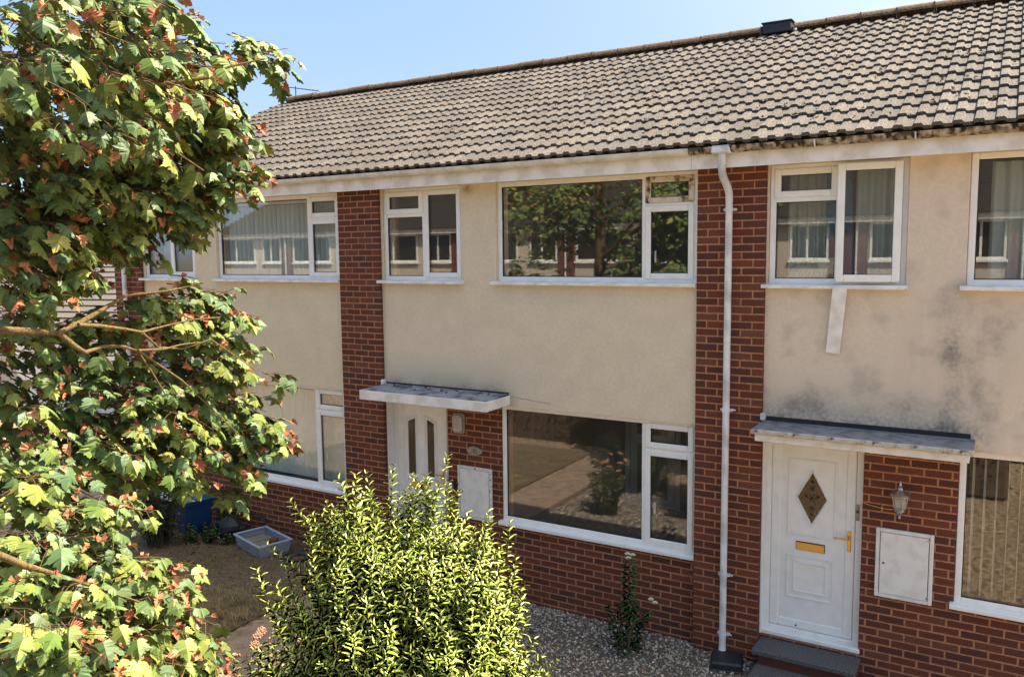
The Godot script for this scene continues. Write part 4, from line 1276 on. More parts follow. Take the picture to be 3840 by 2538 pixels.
const LIMBS := [
[Vector3(-2.16, 4.79, 6.17), Vector3(-1.68, 4.75, 5.80), Vector3(-1.60, 4.74, 5.67), Vector3(-1.53, 4.73, 5.55), Vector3(-1.39, 4.74, 5.38), Vector3(-1.24, 4.75, 5.21), Vector3(-1.08, 4.80, 5.03), Vector3(-1.04, 4.87, 4.92), Vector3(-0.93, 4.93, 4.76)],
[Vector3(-1.52, 4.73, 5.55), Vector3(-1.50, 4.67, 5.45), Vector3(-1.47, 4.60, 5.34), Vector3(-1.43, 4.53, 5.23), Vector3(-1.40, 4.47, 5.12), Vector3(-1.40, 4.44, 5.03), Vector3(-1.32, 4.33, 4.89)],
[Vector3(-1.57, 4.76, 5.82), Vector3(-1.52, 4.83, 5.73), Vector3(-1.41, 4.95, 5.61), Vector3(-1.39, 5.00, 5.54), Vector3(-1.29, 5.11, 5.43)],
[Vector3(-1.41, 4.73, 5.60), Vector3(-1.36, 4.80, 5.58), Vector3(-1.30, 4.88, 5.56), Vector3(-1.28, 4.99, 5.55)],
[Vector3(-2.17, 3.51, 6.26), Vector3(-1.73, 3.48, 5.86), Vector3(-1.73, 3.46, 5.71), Vector3(-1.72, 3.44, 5.57), Vector3(-1.74, 3.49, 5.42), Vector3(-1.75, 3.55, 5.28), Vector3(-1.76, 3.62, 5.13), Vector3(-1.64, 3.64, 4.91), Vector3(-1.59, 3.68, 4.72)],
[Vector3(-1.57, 3.46, 5.66), Vector3(-1.58, 3.37, 5.56), Vector3(-1.63, 3.33, 5.48), Vector3(-1.64, 3.35, 5.37), Vector3(-1.64, 3.34, 5.25), Vector3(-1.65, 3.30, 5.15), Vector3(-1.65, 3.16, 5.06), Vector3(-1.67, 3.02, 4.97)],
[Vector3(-1.56, 3.49, 5.55), Vector3(-1.59, 3.47, 5.41), Vector3(-1.58, 3.44, 5.26), Vector3(-1.63, 3.41, 5.13), Vector3(-1.64, 3.43, 4.98), Vector3(-1.60, 3.46, 4.79), Vector3(-1.57, 3.46, 4.62)],
[Vector3(-1.60, 3.31, 5.18), Vector3(-1.60, 3.30, 5.01), Vector3(-1.64, 3.31, 4.86), Vector3(-1.65, 3.31, 4.69)],
[Vector3(-1.58, 3.41, 5.16), Vector3(-1.64, 3.31, 5.02), Vector3(-1.66, 3.28, 4.84), Vector3(-1.64, 3.32, 4.64), Vector3(-1.51, 3.10, 4.40)],
[Vector3(-1.60, 3.31, 5.18), Vector3(-1.65, 3.20, 5.01), Vector3(-1.69, 3.08, 4.83), Vector3(-1.76, 2.96, 4.67), Vector3(-1.66, 2.65, 4.42)],
[Vector3(-1.48, 2.62, 6.60), Vector3(-1.08, 2.55, 6.27), Vector3(-1.07, 2.47, 6.17), Vector3(-1.05, 2.40, 6.06), Vector3(-0.99, 2.31, 5.93), Vector3(-0.86, 2.19, 5.76)],
[Vector3(-2.40, 3.66, 5.92), Vector3(-2.16, 3.63, 5.62), Vector3(-2.23, 3.69, 5.50), Vector3(-2.27, 3.76, 5.36)],
[Vector3(-3.04, 4.48, 5.85), Vector3(-2.48, 4.48, 5.40), Vector3(-2.42, 4.50, 5.24), Vector3(-2.27, 4.44, 5.04), Vector3(-2.10, 4.28, 4.84)]
]


func maple_leaf(curl: float, sd: int) -> ArrayMesh:      # five-lobed leaf, 1 unit long, petiole end at the origin, tip along +y, face +z
	var r := RandomNumberGenerator.new()
	r.seed = sd
	var half := [Vector2(0.10, -0.10), Vector2(0.30, -0.14), Vector2(0.40, -0.02), Vector2(0.50, 0.00), Vector2(0.38, 0.13), Vector2(0.52, 0.22), Vector2(0.50, 0.30), Vector2(0.72, 0.44), Vector2(0.52, 0.47), Vector2(0.46, 0.56), Vector2(0.25, 0.47), Vector2(0.33, 0.68), Vector2(0.20, 0.70), Vector2(0.14, 0.86), Vector2(0.0, 1.05)]
	var ring := [Vector2(0, 0)]
	for p in half: ring.append(p + Vector2(r.randf_range(-0.02, 0.02), r.randf_range(-0.02, 0.02)))
	for i in range(half.size() - 2, -1, -1): ring.append(Vector2(-half[i].x, half[i].y) + Vector2(r.randf_range(-0.02, 0.02), r.randf_range(-0.02, 0.02)))
	var shape := func(p: Vector2) -> Vector3:
		if curl < 0.5:
			var z := -0.34 * p.y * p.y - 0.22 * absf(p.x) - curl * p.x * p.x * 1.6 + 0.08 * sin(p.x * 9 + sd) * (0.3 + p.y)
			return Vector3(p.x, p.y, z)
		var a := p.x * (2.6 + 0.5 * (sd % 3))              # rolled up, crisp
		var rad := 0.30
		return Vector3(sin(a) * rad, p.y * 0.8 + 0.06 * sin(a * 2 + sd), (1 - cos(a)) * rad + 0.35 * p.y * p.y * (1 if sd % 2 else -1))
	var st := begin()
	st.set_smooth_group(0)
	var mid := [Vector2(0, 0.02), Vector2(0, 0.32), Vector2(0, 0.62)]
	for i in ring.size():
		var a: Vector2 = ring[i]
		var b: Vector2 = ring[(i + 1) % ring.size()]
		var c := Vector2(0, clampf((a.y + b.y) * 0.42, 0.05, 0.75))
		var c2 := Vector2(0, clampf((b.y) * 0.84, 0.05, 0.75))
		c = Vector2(0, clampf(a.y * 0.84, 0.05, 0.75))
		for t in [[c, a, b], [c, b, c2]]:
			if (t[0] as Vector2).distance_to(t[2]) < 0.001: continue
			var P0: Vector3 = shape.call(t[0])
			var P1: Vector3 = shape.call(t[1])
			var P2: Vector3 = shape.call(t[2])
			tri(st, P0, P1, P2)
	return st.commit()

func oval_leaf(fold: float, recurve: float, wide := 0.42) -> ArrayMesh:      # pointed oval, 1 unit long, uv across and along
	var st := begin()
	var n := 5
	var f := func(i: int, s: int) -> Vector3:
		var t := i / float(n)
		var w := wide * 0.5 * pow(sin(PI * pow(t, 0.72)), 1.15) if i > 0 and i < n else 0.0
		return Vector3(w * s, t - recurve * 0.10 * t * t, w * fold * absi(s) - recurve * t * t * 0.38)
	for i in n:
		for s in [-1, 1]:
			var q := [f.call(i, 0), f.call(i, s), f.call(i + 1, s), f.call(i + 1, 0)]
			var uv := [Vector2(0.5, i / float(n)), Vector2(0.5 + 0.5 * s, i / float(n)), Vector2(0.5 + 0.5 * s, (i + 1) / float(n)), Vector2(0.5, (i + 1) / float(n))]
			var nn: Vector3 = ((q[2] as Vector3) - q[0]).cross((q[3] as Vector3) - q[0]).normalized() * s
			for k in [0, 1, 2, 0, 2, 3]:
				st.set_normal(nn)
				st.set_uv(uv[k])
				st.add_vertex(q[k])
	return st.commit()

func aim(dir: Vector3, up: Vector3) -> Basis:      # +y along dir, +z towards up
	var y := dir.normalized()
	var x := y.cross(up)
	if x.length() < 0.01: x = y.cross(Vector3(0.3, 0.4, 0.9))
	x = x.normalized()
	return Basis(x, y, x.cross(y))

func rand_unit(r: RandomNumberGenerator) -> Vector3:
	var z := r.randf_range(-1, 1)
	var a := r.randf() * TAU
	return Vector3(cos(a) * sqrt(1 - z * z), z, sin(a) * sqrt(1 - z * z))

func many(called: String, mesh: Mesh, m: Material, xf: Array, cols: Array, parent: Node = null) -> MultiMeshInstance3D:
	var mm := MultiMesh.new()
	mm.transform_format = MultiMesh.TRANSFORM_3D
	mm.use_colors = true
	mm.mesh = mesh
	mm.instance_count = xf.size()
	for i in xf.size():
		mm.set_instance_transform(i, xf[i])
		mm.set_instance_color(i, cols[i])
	var o := MultiMeshInstance3D.new()
	o.name = called
	o.multimesh = mm
	o.material_override = m
	(parent if parent else self).add_child(o, true)
	o.set_meta("kind", "stuff")
	return o

func tinted(base: Material, c: Color) -> Material:
	var key := "tint %s %d" % [c.to_html(), base.get_instance_id()]
	if not cache.has(key):
		var m: StandardMaterial3D = base.duplicate()
		m.vertex_color_use_as_albedo = false
		m.albedo_color = c.linear_to_srgb()
		cache[key] = m
	return cache[key]

# ------------------------------------------------------------------ the maple
func maple_tree() -> void:
	var r := RandomNumberGenerator.new()
	r.seed = 77
	var base := Vector3(-4.75, -0.25, 7.75)
	var tree := thing("maple_tree", "maple with green, yellow and scorched brown leaves reaching in from the left", "tree", base)
	var st := begin()
	tube(st, [Vector3(0, -0.1, 0), Vector3(0.02, 0.3, 0), Vector3(0.05, 1.5, -0.03), Vector3(0.0, 3.0, 0.02), Vector3(0.06, 4.6, -0.05), Vector3(0.0, 6.2, 0.05), Vector3(0.05, 7.6, 0)], [0.24, 0.17, 0.145, 0.13, 0.105, 0.07, 0.03], 12)
	obj("trunk", st.commit(), mat.bark, tree)
	var radii := [0.030, 0.014, 0.013, 0.011, 0.026, 0.016, 0.012, 0.008, 0.008, 0.009, 0.022, 0.016, 0.016]
	var from_trunk := {0: 3.9, 4: 2.6, 10: 1.9, 11: 3.1, 12: 3.6}
	for i in LIMBS.size():
		var pts := []
		var rad := []
		if from_trunk.has(i):
			var a := base + Vector3(0.03, from_trunk[i], 0)
			var b: Vector3 = LIMBS[i][0]
			pts = [a, a.lerp(b, 0.35) + Vector3(0, 0.12, 0), a.lerp(b, 0.7) + Vector3(0, 0.10, 0)]
			rad = [radii[i] * 2.0, radii[i] * 1.6, radii[i] * 1.3]
		var n: int = LIMBS[i].size()
		for k in n:
			pts.append(LIMBS[i][k])
			rad.append(lerpf(radii[i], 0.004, k / float(n - 1)) * (1.0 + 0.12 * sin(k * 2.3 + i)))
		var local := []
		for p in pts: local.append((p as Vector3) - base)
		st = begin()
		tube(st, local, rad, 7)
		obj("limb" if from_trunk.has(i) else "branch", st.commit(), mat.bark, tree)
	# leafy boughs: those in view, then the rest of the crown round the trunk
	var greens := [Color(0.098, 0.150, 0.034), Color(0.074, 0.122, 0.036), Color(0.128, 0.175, 0.038), Color(0.088, 0.142, 0.056), Color(0.165, 0.200, 0.040)]
	var yellows := [Color(0.24, 0.26, 0.055), Color(0.30, 0.28, 0.07), Color(0.20, 0.25, 0.06)]
	var browns := [Color(0.36, 0.125, 0.055), Color(0.42, 0.17, 0.075), Color(0.25, 0.08, 0.036), Color(0.46, 0.22, 0.11)]
	var flat := [maple_leaf(0.1, 1), maple_leaf(0.3, 2), maple_leaf(0.42, 3)]
	var rolled := [maple_leaf(0.9, 4), maple_leaf(0.9, 5), maple_leaf(0.9, 6)]
	var leaves := []         # [transform, colour, mesh index, crisp]
	var twig := begin()
	var stalk := begin()
	var boughs := []
	for b in BOUGHS: boughs.append([b[0], b[1], 1.0])
	for k in 46:
		var d := rand_unit(r)
		d.y = d.y * 0.85 + 0.1
		var c := Vector3(-4.9, 4.6, 7.9) + d * Vector3(2.6, 3.0, 2.6) * r.randf_range(0.65, 1.0)
		var v := c - EYE
		var ahead := v.dot(Vector3(-0.513, -0.103, -0.852))
		if v.length() < 2.2: continue
		if ahead > 0.3 and absf(v.dot(Vector3(0.857, 0, -0.515))) / ahead < 0.95: continue
		boughs.append([c, r.randf_range(0.55, 0.8), 0.45])
	for b in boughs:
		var c: Vector3 = b[0]
		var R: float = b[1]
		var clusters := int(maxf(2, 300.0 * pow(R, 2.0) * (float(b[2]) if b[2] > 0.9 else 0.30) + 24.0 * R))
		var root: Vector3 = c.lerp(base + Vector3(0, c.y - base.y - 0.4, 0), 0.12)
		for k in clusters:
			var d := rand_unit(r)
			var p: Vector3 = c + d * R * pow(r.randf(), 0.36) * Vector3(1.0, 0.82, 1.0)
			var out := (p - root).normalized()
			out = (out + Vector3(0, -0.25, 0) + 0.35 * rand_unit(r)).normalized()
			var len := r.randf_range(0.16, 0.34)
			var tip := p + out * len * 0.4
			var start := p - out * len * 0.6
			tube(twig, [start - base, p - base + 0.01 * rand_unit(r), tip - base], [0.004, 0.003, 0.0015], 4, false)
			var count := r.randi_range(4, 7)
			var edge := clampf((p - c).length() / R, 0, 1)
			for q in count:
				var t := q / float(count)
				var at := start.lerp(tip, 0.25 + 0.75 * t)
				var side := (out.cross(Vector3.UP).normalized() * (1 if q % 2 else -1) + 0.5 * rand_unit(r)).normalized()
				var dir := (out * 0.6 + side * 0.8 + Vector3(0, -0.25, 0)).normalized()
				var st_len := r.randf_range(0.05, 0.10)
				var foot := at + dir * st_len
				var size := lerpf(0.046, 0.118, pow(r.randf(), 1.25))
				var crisp := r.randf() < (0.06 + 0.24 * pow(edge, 3.0))
				var yellow := not crisp and r.randf() < 0.07 + 0.12 * edge
				var nrm := (Vector3(0, 1, 0) * 0.9 + dir * 0.35 + sun_to * 0.45 + 0.55 * rand_unit(r)).normalized()
				var hang := (dir + Vector3(0, -0.45, 0) + 0.25 * rand_unit(r)).normalized()
				if crisp:
					nrm = (nrm + rand_unit(r)).normalized()
					size *= 0.8
				var basis := aim(hang, nrm).scaled_local(Vector3.ONE * size)
				var col: Color = browns[r.randi() % 4] if crisp else (yellows[r.randi() % 3] if yellow else greens[r.randi() % 5])
				col = col * r.randf_range(0.85, 1.2)
				leaves.append([Transform3D(basis, foot - base), col, r.randi() % 3, crisp])
				if b[2] > 0.9: tube(stalk, [at - base, at.lerp(foot, 0.5) - base + Vector3(0, 0.006, 0), foot - base], [0.0012, 0.0010, 0.0010], 3, false)
	obj("twigs", twig.commit(), mat.twig, tree).set_meta("kind", "stuff")
	obj("leaf_stalks", stalk.commit(), mat.petiole, tree).set_meta("kind", "stuff")
	leaves.sort_custom(func(x, y): return (x[0].origin + base).distance_squared_to(EYE) < (y[0].origin + base).distance_squared_to(EYE))
	var buckets := {}
	for i in leaves.size():
		var l: Array = leaves[i]
		var mesh: ArrayMesh = (rolled if l[3] else flat)[l[2]]
		if i < 300:
			var c: Color = l[1]
			c = Color(snappedf(c.r, 0.02), snappedf(c.g, 0.02), snappedf(c.b, 0.015))
			var o := obj("leaf", mesh, tinted(mat.crisp_leaf if l[3] else mat.leaf, c), tree)
			o.transform = l[0]
		else:
			var key := "%d %s" % [l[2], l[3]]
			if not buckets.has(key): buckets[key] = [mesh, l[3], [], []]
			buckets[key][2].append(l[0])
			buckets[key][3].append(l[1])
	for key in buckets:
		var u: Array = buckets[key]
		many("scorched_foliage" if u[1] else "foliage", u[0], mat.crisp_leaf if u[1] else mat.leaf, u[2], u[3], tree)
	print("maple leaves ", leaves.size())

# ------------------------------------------------------------------ shrubs
func variegated_shrub() -> void:
	var r := RandomNumberGenerator.new()
	r.seed = 21
	var base := Vector3(-0.80, -0.27, 4.05)
	var s := thing("variegated_shrub", "large rounded shrub with cream-edged yellow-green leaves before the middle door", "shrub", base)
	var kinds := [oval_leaf(0.35, 0.5, 0.36), oval_leaf(0.5, 0.9, 0.34), oval_leaf(0.2, 0.25, 0.38)]
	var xf := [[], [], []]
	var cols := [[], [], []]
	var stems := begin()
	var lobes := [[Vector3(0.07, 1.32, 0.0), Vector3(0.72, 1.18, 0.80)], [Vector3(0.55, 1.38, -0.05), Vector3(0.47, 0.95, 0.64)], [Vector3(0.30, 0.82, 0.1), Vector3(0.74, 0.80, 0.78)]]
	var shoots := 2900
	for k in shoots:
		var d := rand_unit(r)
		if d.y < -0.75: d.y = -d.y
		var lump := 1.0 + 0.20 * sin(d.x * 5.0 + 1.0) * cos(d.z * 4.0 + d.y * 3.0) + 0.07 * sin(d.y * 9.0 + d.x * 7.0)
		var depth := 1.0 - 0.36 * pow(r.randf(), 1.8)
		var tall := r.randf() < 0.15 and d.y > 0.0
		if tall: depth = 0.98 + 0.22 * pow(r.randf(), 1.5)
		var lobe: Array = lobes[0 if k % 10 < 5 else (1 if k % 10 < 8 else 2)]
		var p: Vector3 = lobe[0] + d * (lobe[1] as Vector3) * lump * depth
		var buried := false
		for other in lobes:
			if other != lobe and ((p - (other[0] as Vector3)) / (other[1] as Vector3)).length() < 0.72: buried = true
		if buried: continue
		if p.y < 0.05: continue
		var out := (d * 0.75 + Vector3(0, 0.75, 0) + 0.4 * rand_unit(r)).normalized()
		var len := r.randf_range(0.16, 0.30) * (1.25 if tall else 1.0)
		var foot := p - out * len
		tube(stems, [foot, p], [0.003, 0.0015], 3, false)
		var pairs := int(len / 0.027)
		var twist := r.randf() * TAU
		for j in pairs:
			var t := (j + 0.5) / pairs
			var at := foot.lerp(p, t)
			twist += 1.57 + r.randf_range(-0.3, 0.3)
			var ref := out.cross(Vector3(0.2, 0.1, 0.97)).normalized()
			var axis := ref.rotated(out, twist)
			for m in 2:
				var dir := (axis * (1 if m else -1) + out * lerpf(0.25, 0.9, t) + 0.2 * rand_unit(r)).normalized()
				var size := r.randf_range(0.054, 0.088) * lerpf(1.05, 0.62, pow(t, 3.0))
				var b := aim(dir, (out + 0.25 * Vector3.UP + 0.25 * rand_unit(r)).normalized()).scaled_local(Vector3.ONE * size)
				var kk := r.randi() % 3
				xf[kk].append(Transform3D(b, at))
				var g := r.randf_range(0.85, 1.25)
				cols[kk].append(Color(g, g * 0.8, g * 0.6) * 0.8 if r.randf() < 0.03 else Color(g, g * r.randf_range(0.95, 1.05), g * r.randf_range(0.75, 1.05)))
	for k in 26:      # main stems from the ground
		var d := Vector3(r.randf_range(-0.8, 0.8), 0, r.randf_range(-0.7, 0.7))
		tube(stems, [Vector3(d.x * 0.2, -0.02, d.z * 0.2), Vector3(d.x * 0.45, 0.6, d.z * 0.45), Vector3(d.x * 0.9, 1.5 + r.randf() * 0.5, d.z * 0.9)], [0.016, 0.012, 0.004], 6, false)
	obj("stems", stems.commit(), mat.twig, s)
	for k in 3: many("foliage", kinds[k], mat.bush_leaf, xf[k], cols[k], s)
	print("shrub leaves ", xf[0].size() * 3)

func leafy_clump(called: String, label: String, category: String, at: Vector3, n: int, height: float, spread: float, leaf_len: float, wide: float, cols: Array, sd: int, spacing := 0.05, droop := 0.3) -> Node3D:
	var r := RandomNumberGenerator.new()
	r.seed = sd
	var s := thing(called, label, category, at)
	var xf := []
	var cc := []
	var st := begin()
	for k in n:
		var a := r.randf() * TAU
		var rr := sqrt(r.randf())
		var foot := Vector3(cos(a) * rr * spread * 0.45, -0.01, sin(a) * rr * spread * 0.45)
		var top := Vector3(cos(a) * rr * spread, height * r.randf_range(0.7, 1.0) * (1.0 - 0.25 * rr), sin(a) * rr * spread)
		var midp := foot.lerp(top, 0.5) + Vector3(0, height * 0.08, 0) + 0.03 * rand_unit(r)
		tube(st, [foot, midp, top], [0.006, 0.005, 0.003], 5, false)
		var m := int(height / spacing)
		for j in m:
			var t := lerpf(0.12, 1.0, (j + 0.5) / m)
			var p := foot.lerp(midp, t * 2) if t < 0.5 else midp.lerp(top, t * 2 - 1)
			var ang := j * 2.4 + r.randf() * 0.6
			var dir := Vector3(cos(ang), r.randf_range(0.1, 0.7) - droop, sin(ang)).normalized()
			xf.append(Transform3D(aim(dir, (Vector3.UP + 0.4 * rand_unit(r)).normalized()).scaled_local(Vector3.ONE * leaf_len * r.randf_range(0.7, 1.1)), p))
			cc.append((cols[r.randi() % cols.size()] as Color) * r.randf_range(0.8, 1.2))
	obj("stems", st.commit(), mat.twig, s)
	many("foliage", oval_leaf(0.25, 0.6, wide), mat.plain_leaf, xf, cc, s)
	return s

func other_plants() -> void:
	var dark := [Color(0.030, 0.075, 0.022), Color(0.040, 0.095, 0.028), Color(0.025, 0.060, 0.022)]
	var mid := [Color(0.06, 0.13, 0.035), Color(0.08, 0.15, 0.04), Color(0.05, 0.11, 0.035)]
	var w := leafy_clump("flowering_clump", "tall dark green leafy clump beside the blue bin", "plant", Vector3(-7.35, -0.17, 1.05), 46, 1.15, 0.36, 0.13, 0.24, dark, 31, 0.055)
	white_flowers(w, [Vector3(0.30, 0.95, -0.1), Vector3(0.1, 1.1, 0.2), Vector3(0.34, 0.7, 0.05)], 0.022)
	leafy_clump("ground_weed", "low tangle of ivy-like weeds in front of the blue bin", "plant", Vector3(-6.98, -0.17, 0.66), 30, 0.26, 0.36, 0.07, 0.7, mid, 32, 0.03)
	leafy_clump("wall_weed", "straggly weed growing up the brick beside the blue bin", "plant", Vector3(-7.02, -0.17, 0.22), 14, 0.55, 0.16, 0.06, 0.5, mid, 33, 0.035)
	leafy_clump("yard_weed", "small green weed beside the dark sack", "plant", Vector3(-6.60, -0.17, 0.52), 12, 0.20, 0.18, 0.06, 0.6, mid, 39, 0.03)
	# the rose under the middle window
	var rose := leafy_clump("rose_bush", "slim rose with cream flowers under the middle window", "rose", Vector3(-0.545, -0.275, 0.50), 17, 0.60, 0.30, 0.066, 0.62, dark + [Color(0.05, 0.12, 0.04)], 34, 0.035)
	var r := RandomNumberGenerator.new()
	r.seed = 35
	var st := begin()
	tube(st, [Vector3(-0.02, 0, 0), Vector3(0.03, 0.25, 0.02), Vector3(0.08, 0.36, 0.03)], [0.022, 0.018, 0.012], 7)
	obj("old_stem", st.commit(), mat.bark, rose)
	var xf := []
	var cc := []
	st = begin()
	tube(st, [Vector3(0.0, 0.30, 0), Vector3(0.02, 0.70, 0.02), Vector3(0.03, 1.04, 0.05)], [0.006, 0.005, 0.003], 5)
	tube(st, [Vector3(0.05, 0.3, 0), Vector3(0.25, 0.52, 0.03), Vector3(0.27, 0.60, 0.04)], [0.005, 0.004, 0.003], 5)
	obj("flower_stems", st.commit(), mat.twig, rose)
	for k in 110:
		var t := k / 110.0
		var p := Vector3(0.0, 0.35, 0).lerp(Vector3(0.03, 1.0, 0.05), t)
		var d := Vector3(cos(k * 2.4), 0.1, sin(k * 2.4))
		xf.append(Transform3D(aim(d, (Vector3.UP + 0.4 * rand_unit(r)).normalized()).scaled_local(Vector3.ONE * 0.072), p + d * 0.03))
		cc.append(Color(0.055, 0.14, 0.04) * r.randf_range(0.8, 1.25))
	many("stem_foliage", oval_leaf(0.2, 0.5, 0.62), mat.plain_leaf, xf, cc, rose)
	white_flowers(rose, [Vector3(0.01, 1.06, 0.06), Vector3(0.06, 1.05, 0.04), Vector3(0.03, 1.03, 0.09), Vector3(0.26, 0.63, 0.05), Vector3(0.30, 0.60, 0.04)], 0.034)
	# faded pink sedum in the sun at the front
	var sed := leafy_clump("sedum_clump", "small plant with faded pink flower heads at the shrub's left foot", "plant", Vector3(-2.62, -0.27, 3.42), 34, 0.95, 0.36, 0.075, 0.45, [Color(0.16, 0.19, 0.05), Color(0.20, 0.20, 0.06), Color(0.12, 0.16, 0.05)], 36, 0.045)
	for k in 13:
		var p := Vector3(r.randf_range(-0.30, 0.30), r.randf_range(0.78, 0.98), r.randf_range(-0.28, 0.28))
		st = begin()
		for q in 22:
			var a := q * 2.4
			var rr := 0.045 * sqrt(q / 22.0)
			lathe(st, [[0.0, -0.008], [0.010, 0.0], [0.007, 0.010], [0.0, 0.013]], 5, Vector3(cos(a) * rr, 0.006 * sin(q * 1.3) - rr * 0.25, sin(a) * rr))
		obj("flower_head", st.commit(), mat.sedum, sed, p, Vector3(r.randf_range(-0.5, 0.5), 0, r.randf_range(-0.5, 0.5)))
	# shrubs outside the frame that the lower windows mirror
	leafy_clump("garden_shrub", "dark evergreen shrub at the far end of the gravel, mirrored in the window", "shrub", Vector3(-2.65, -0.26, 5.0), 110, 1.22, 0.85, 0.085, 0.35, dark, 37, 0.05)

func garden_hedge() -> void:      # clipped hedge along the street, mirrored in the lower windows
	var r := RandomNumberGenerator.new()
	r.seed = 41
	var h := thing("garden_hedge", "low clipped dark green hedge along the street, mirrored in the lower windows", "hedge", Vector3(-3.4, -0.25, 7.35))
	var xf := []
	var cc := []
	for i in 15000:
		var p := Vector3(r.randf_range(-6.0, 6.2), r.randf_range(0.03, 0.92), r.randf_range(-0.32, 0.32))
		if absf(p.z) < 0.22 and p.y < 0.80: continue
		p += 0.05 * rand_unit(r)
		xf.append(Transform3D(aim(rand_unit(r), (Vector3.UP + rand_unit(r)).normalized()).scaled_local(Vector3.ONE * r.randf_range(0.05, 0.08)), p))
		cc.append(Color(0.030, 0.062, 0.018) * r.randf_range(0.6, 1.3))
	obj("stems", box_mesh(Vector3(-6.0, -0.02, -0.20), Vector3(6.2, 0.80, 0.20), 0.05), mat.twig, h)
	many("foliage", oval_leaf(0.25, 0.6, 0.5), mat.plain_leaf, xf, cc, h)

func white_flowers(parent: Node3D, at: Array, size: float) -> void:
	for p in at:
		var st := begin()
		for ring in 3:
			for k in 6:
				var a := TAU * k / 6 + ring * 0.5
				var d := Vector3(cos(a), 0.25 + ring * 0.55, sin(a)).normalized()
				var s := d.cross(Vector3.UP).normalized() * size * 0.5
				var e := d * size * (1.0 - 0.2 * ring)
				quad(st, Vector3.ZERO, e * 0.6 + s, e + Vector3(0, size * 0.15, 0), e * 0.6 - s)
		obj("flower", st.commit(), mat.petal, parent, p)

# ------------------------------------------------------------------ ground
func ground_y(x: float, z: float) -> float:
	return lerpf(-0.285, -0.180, smoothstep(-3.5, -4.4, x))

func ground_sheet() -> void:
	var xs := [-160.0, -80.0, -40.0, -25.0, -16.0]
	var v := -12.0
	while v <= 6.0:
		xs.append(v)
		v += 0.25
	xs.append_array([9.0, 15.0, 30.0, 80.0, 160.0])
	var zs := [-160.0, -60.0, -20.0, -9.0]
	v = -0.5
	while v <= 9.0:
		zs.append(v)
		v += 0.25
	zs.append_array([12.0, 20.0, 40.0, 90.0, 180.0])
	var n := FastNoiseLite.new()
	n.seed = 3
	n.frequency = 0.9
	var st := begin()
	var f := func(i: int, j: int) -> Vector3:
		var x: float = xs[i]
		var z: float = zs[j]
		var near := x > -12 and x < 6 and z > -0.6 and z < 9
		return Vector3(x, ground_y(x, z) + (0.012 * n.get_noise_2d(x, z) if near else 0.0), z)
	for i in xs.size() - 1:
		for j in zs.size() - 1:
			quad(st, f.call(i, j + 1), f.call(i + 1, j + 1), f.call(i + 1, j), f.call(i, j))
	tag(obj("ground", st.commit(), mat.soil), "dry brown earth and grass around the houses", "ground", "", "structure")
	st = begin()
	quad(st, Vector3(-3.44, -0.268, 4.9), Vector3(0.66, -0.268, 4.9), Vector3(0.66, -0.268, 0.0), Vector3(-3.44, -0.268, 0.0))
	tag(obj("gravel_bed", st.commit(), mat.grit), "dark grit under the pale gravel", "ground", "", "structure")
	st = begin()
	quad(st, Vector3(-9.44, -0.164, 6.6), Vector3(-4.36, -0.164, 6.6), Vector3(-4.36, -0.164, 0.0), Vector3(-9.44, -0.164, 0.0))
	tag(obj("lawn", st.commit(), mat.lawn_earth), "brown earth of the parched left lawn", "ground", "", "structure")
	st = begin()
	bx(st, Vector3(-4.34, -0.40, 0.0), Vector3(-3.45, -0.185, 7.0))
	tag(obj("path", st.commit(), mat.path), "worn pinkish concrete path to the middle door", "path", "", "structure")
	st = begin()
	quad(st, Vector3(-60, -0.165, 15.5), Vector3(40, -0.165, 15.5), Vector3(40, -0.165, 10.0), Vector3(-60, -0.165, 10.0))
	tag(obj("road", st.commit(), mat.asphalt), "grey street between the two terraces", "road", "", "structure")
	st = begin()
	quad(st, Vector3(-40, -0.172, 6.0), Vector3(-10.2, -0.172, 6.0), Vector3(-10.2, -0.172, -1.2), Vector3(-40, -0.172, -1.2))
	tag(obj("drive", st.commit(), mat.path), "sunlit pinkish paved drive beyond the left gable", "drive", "", "structure")

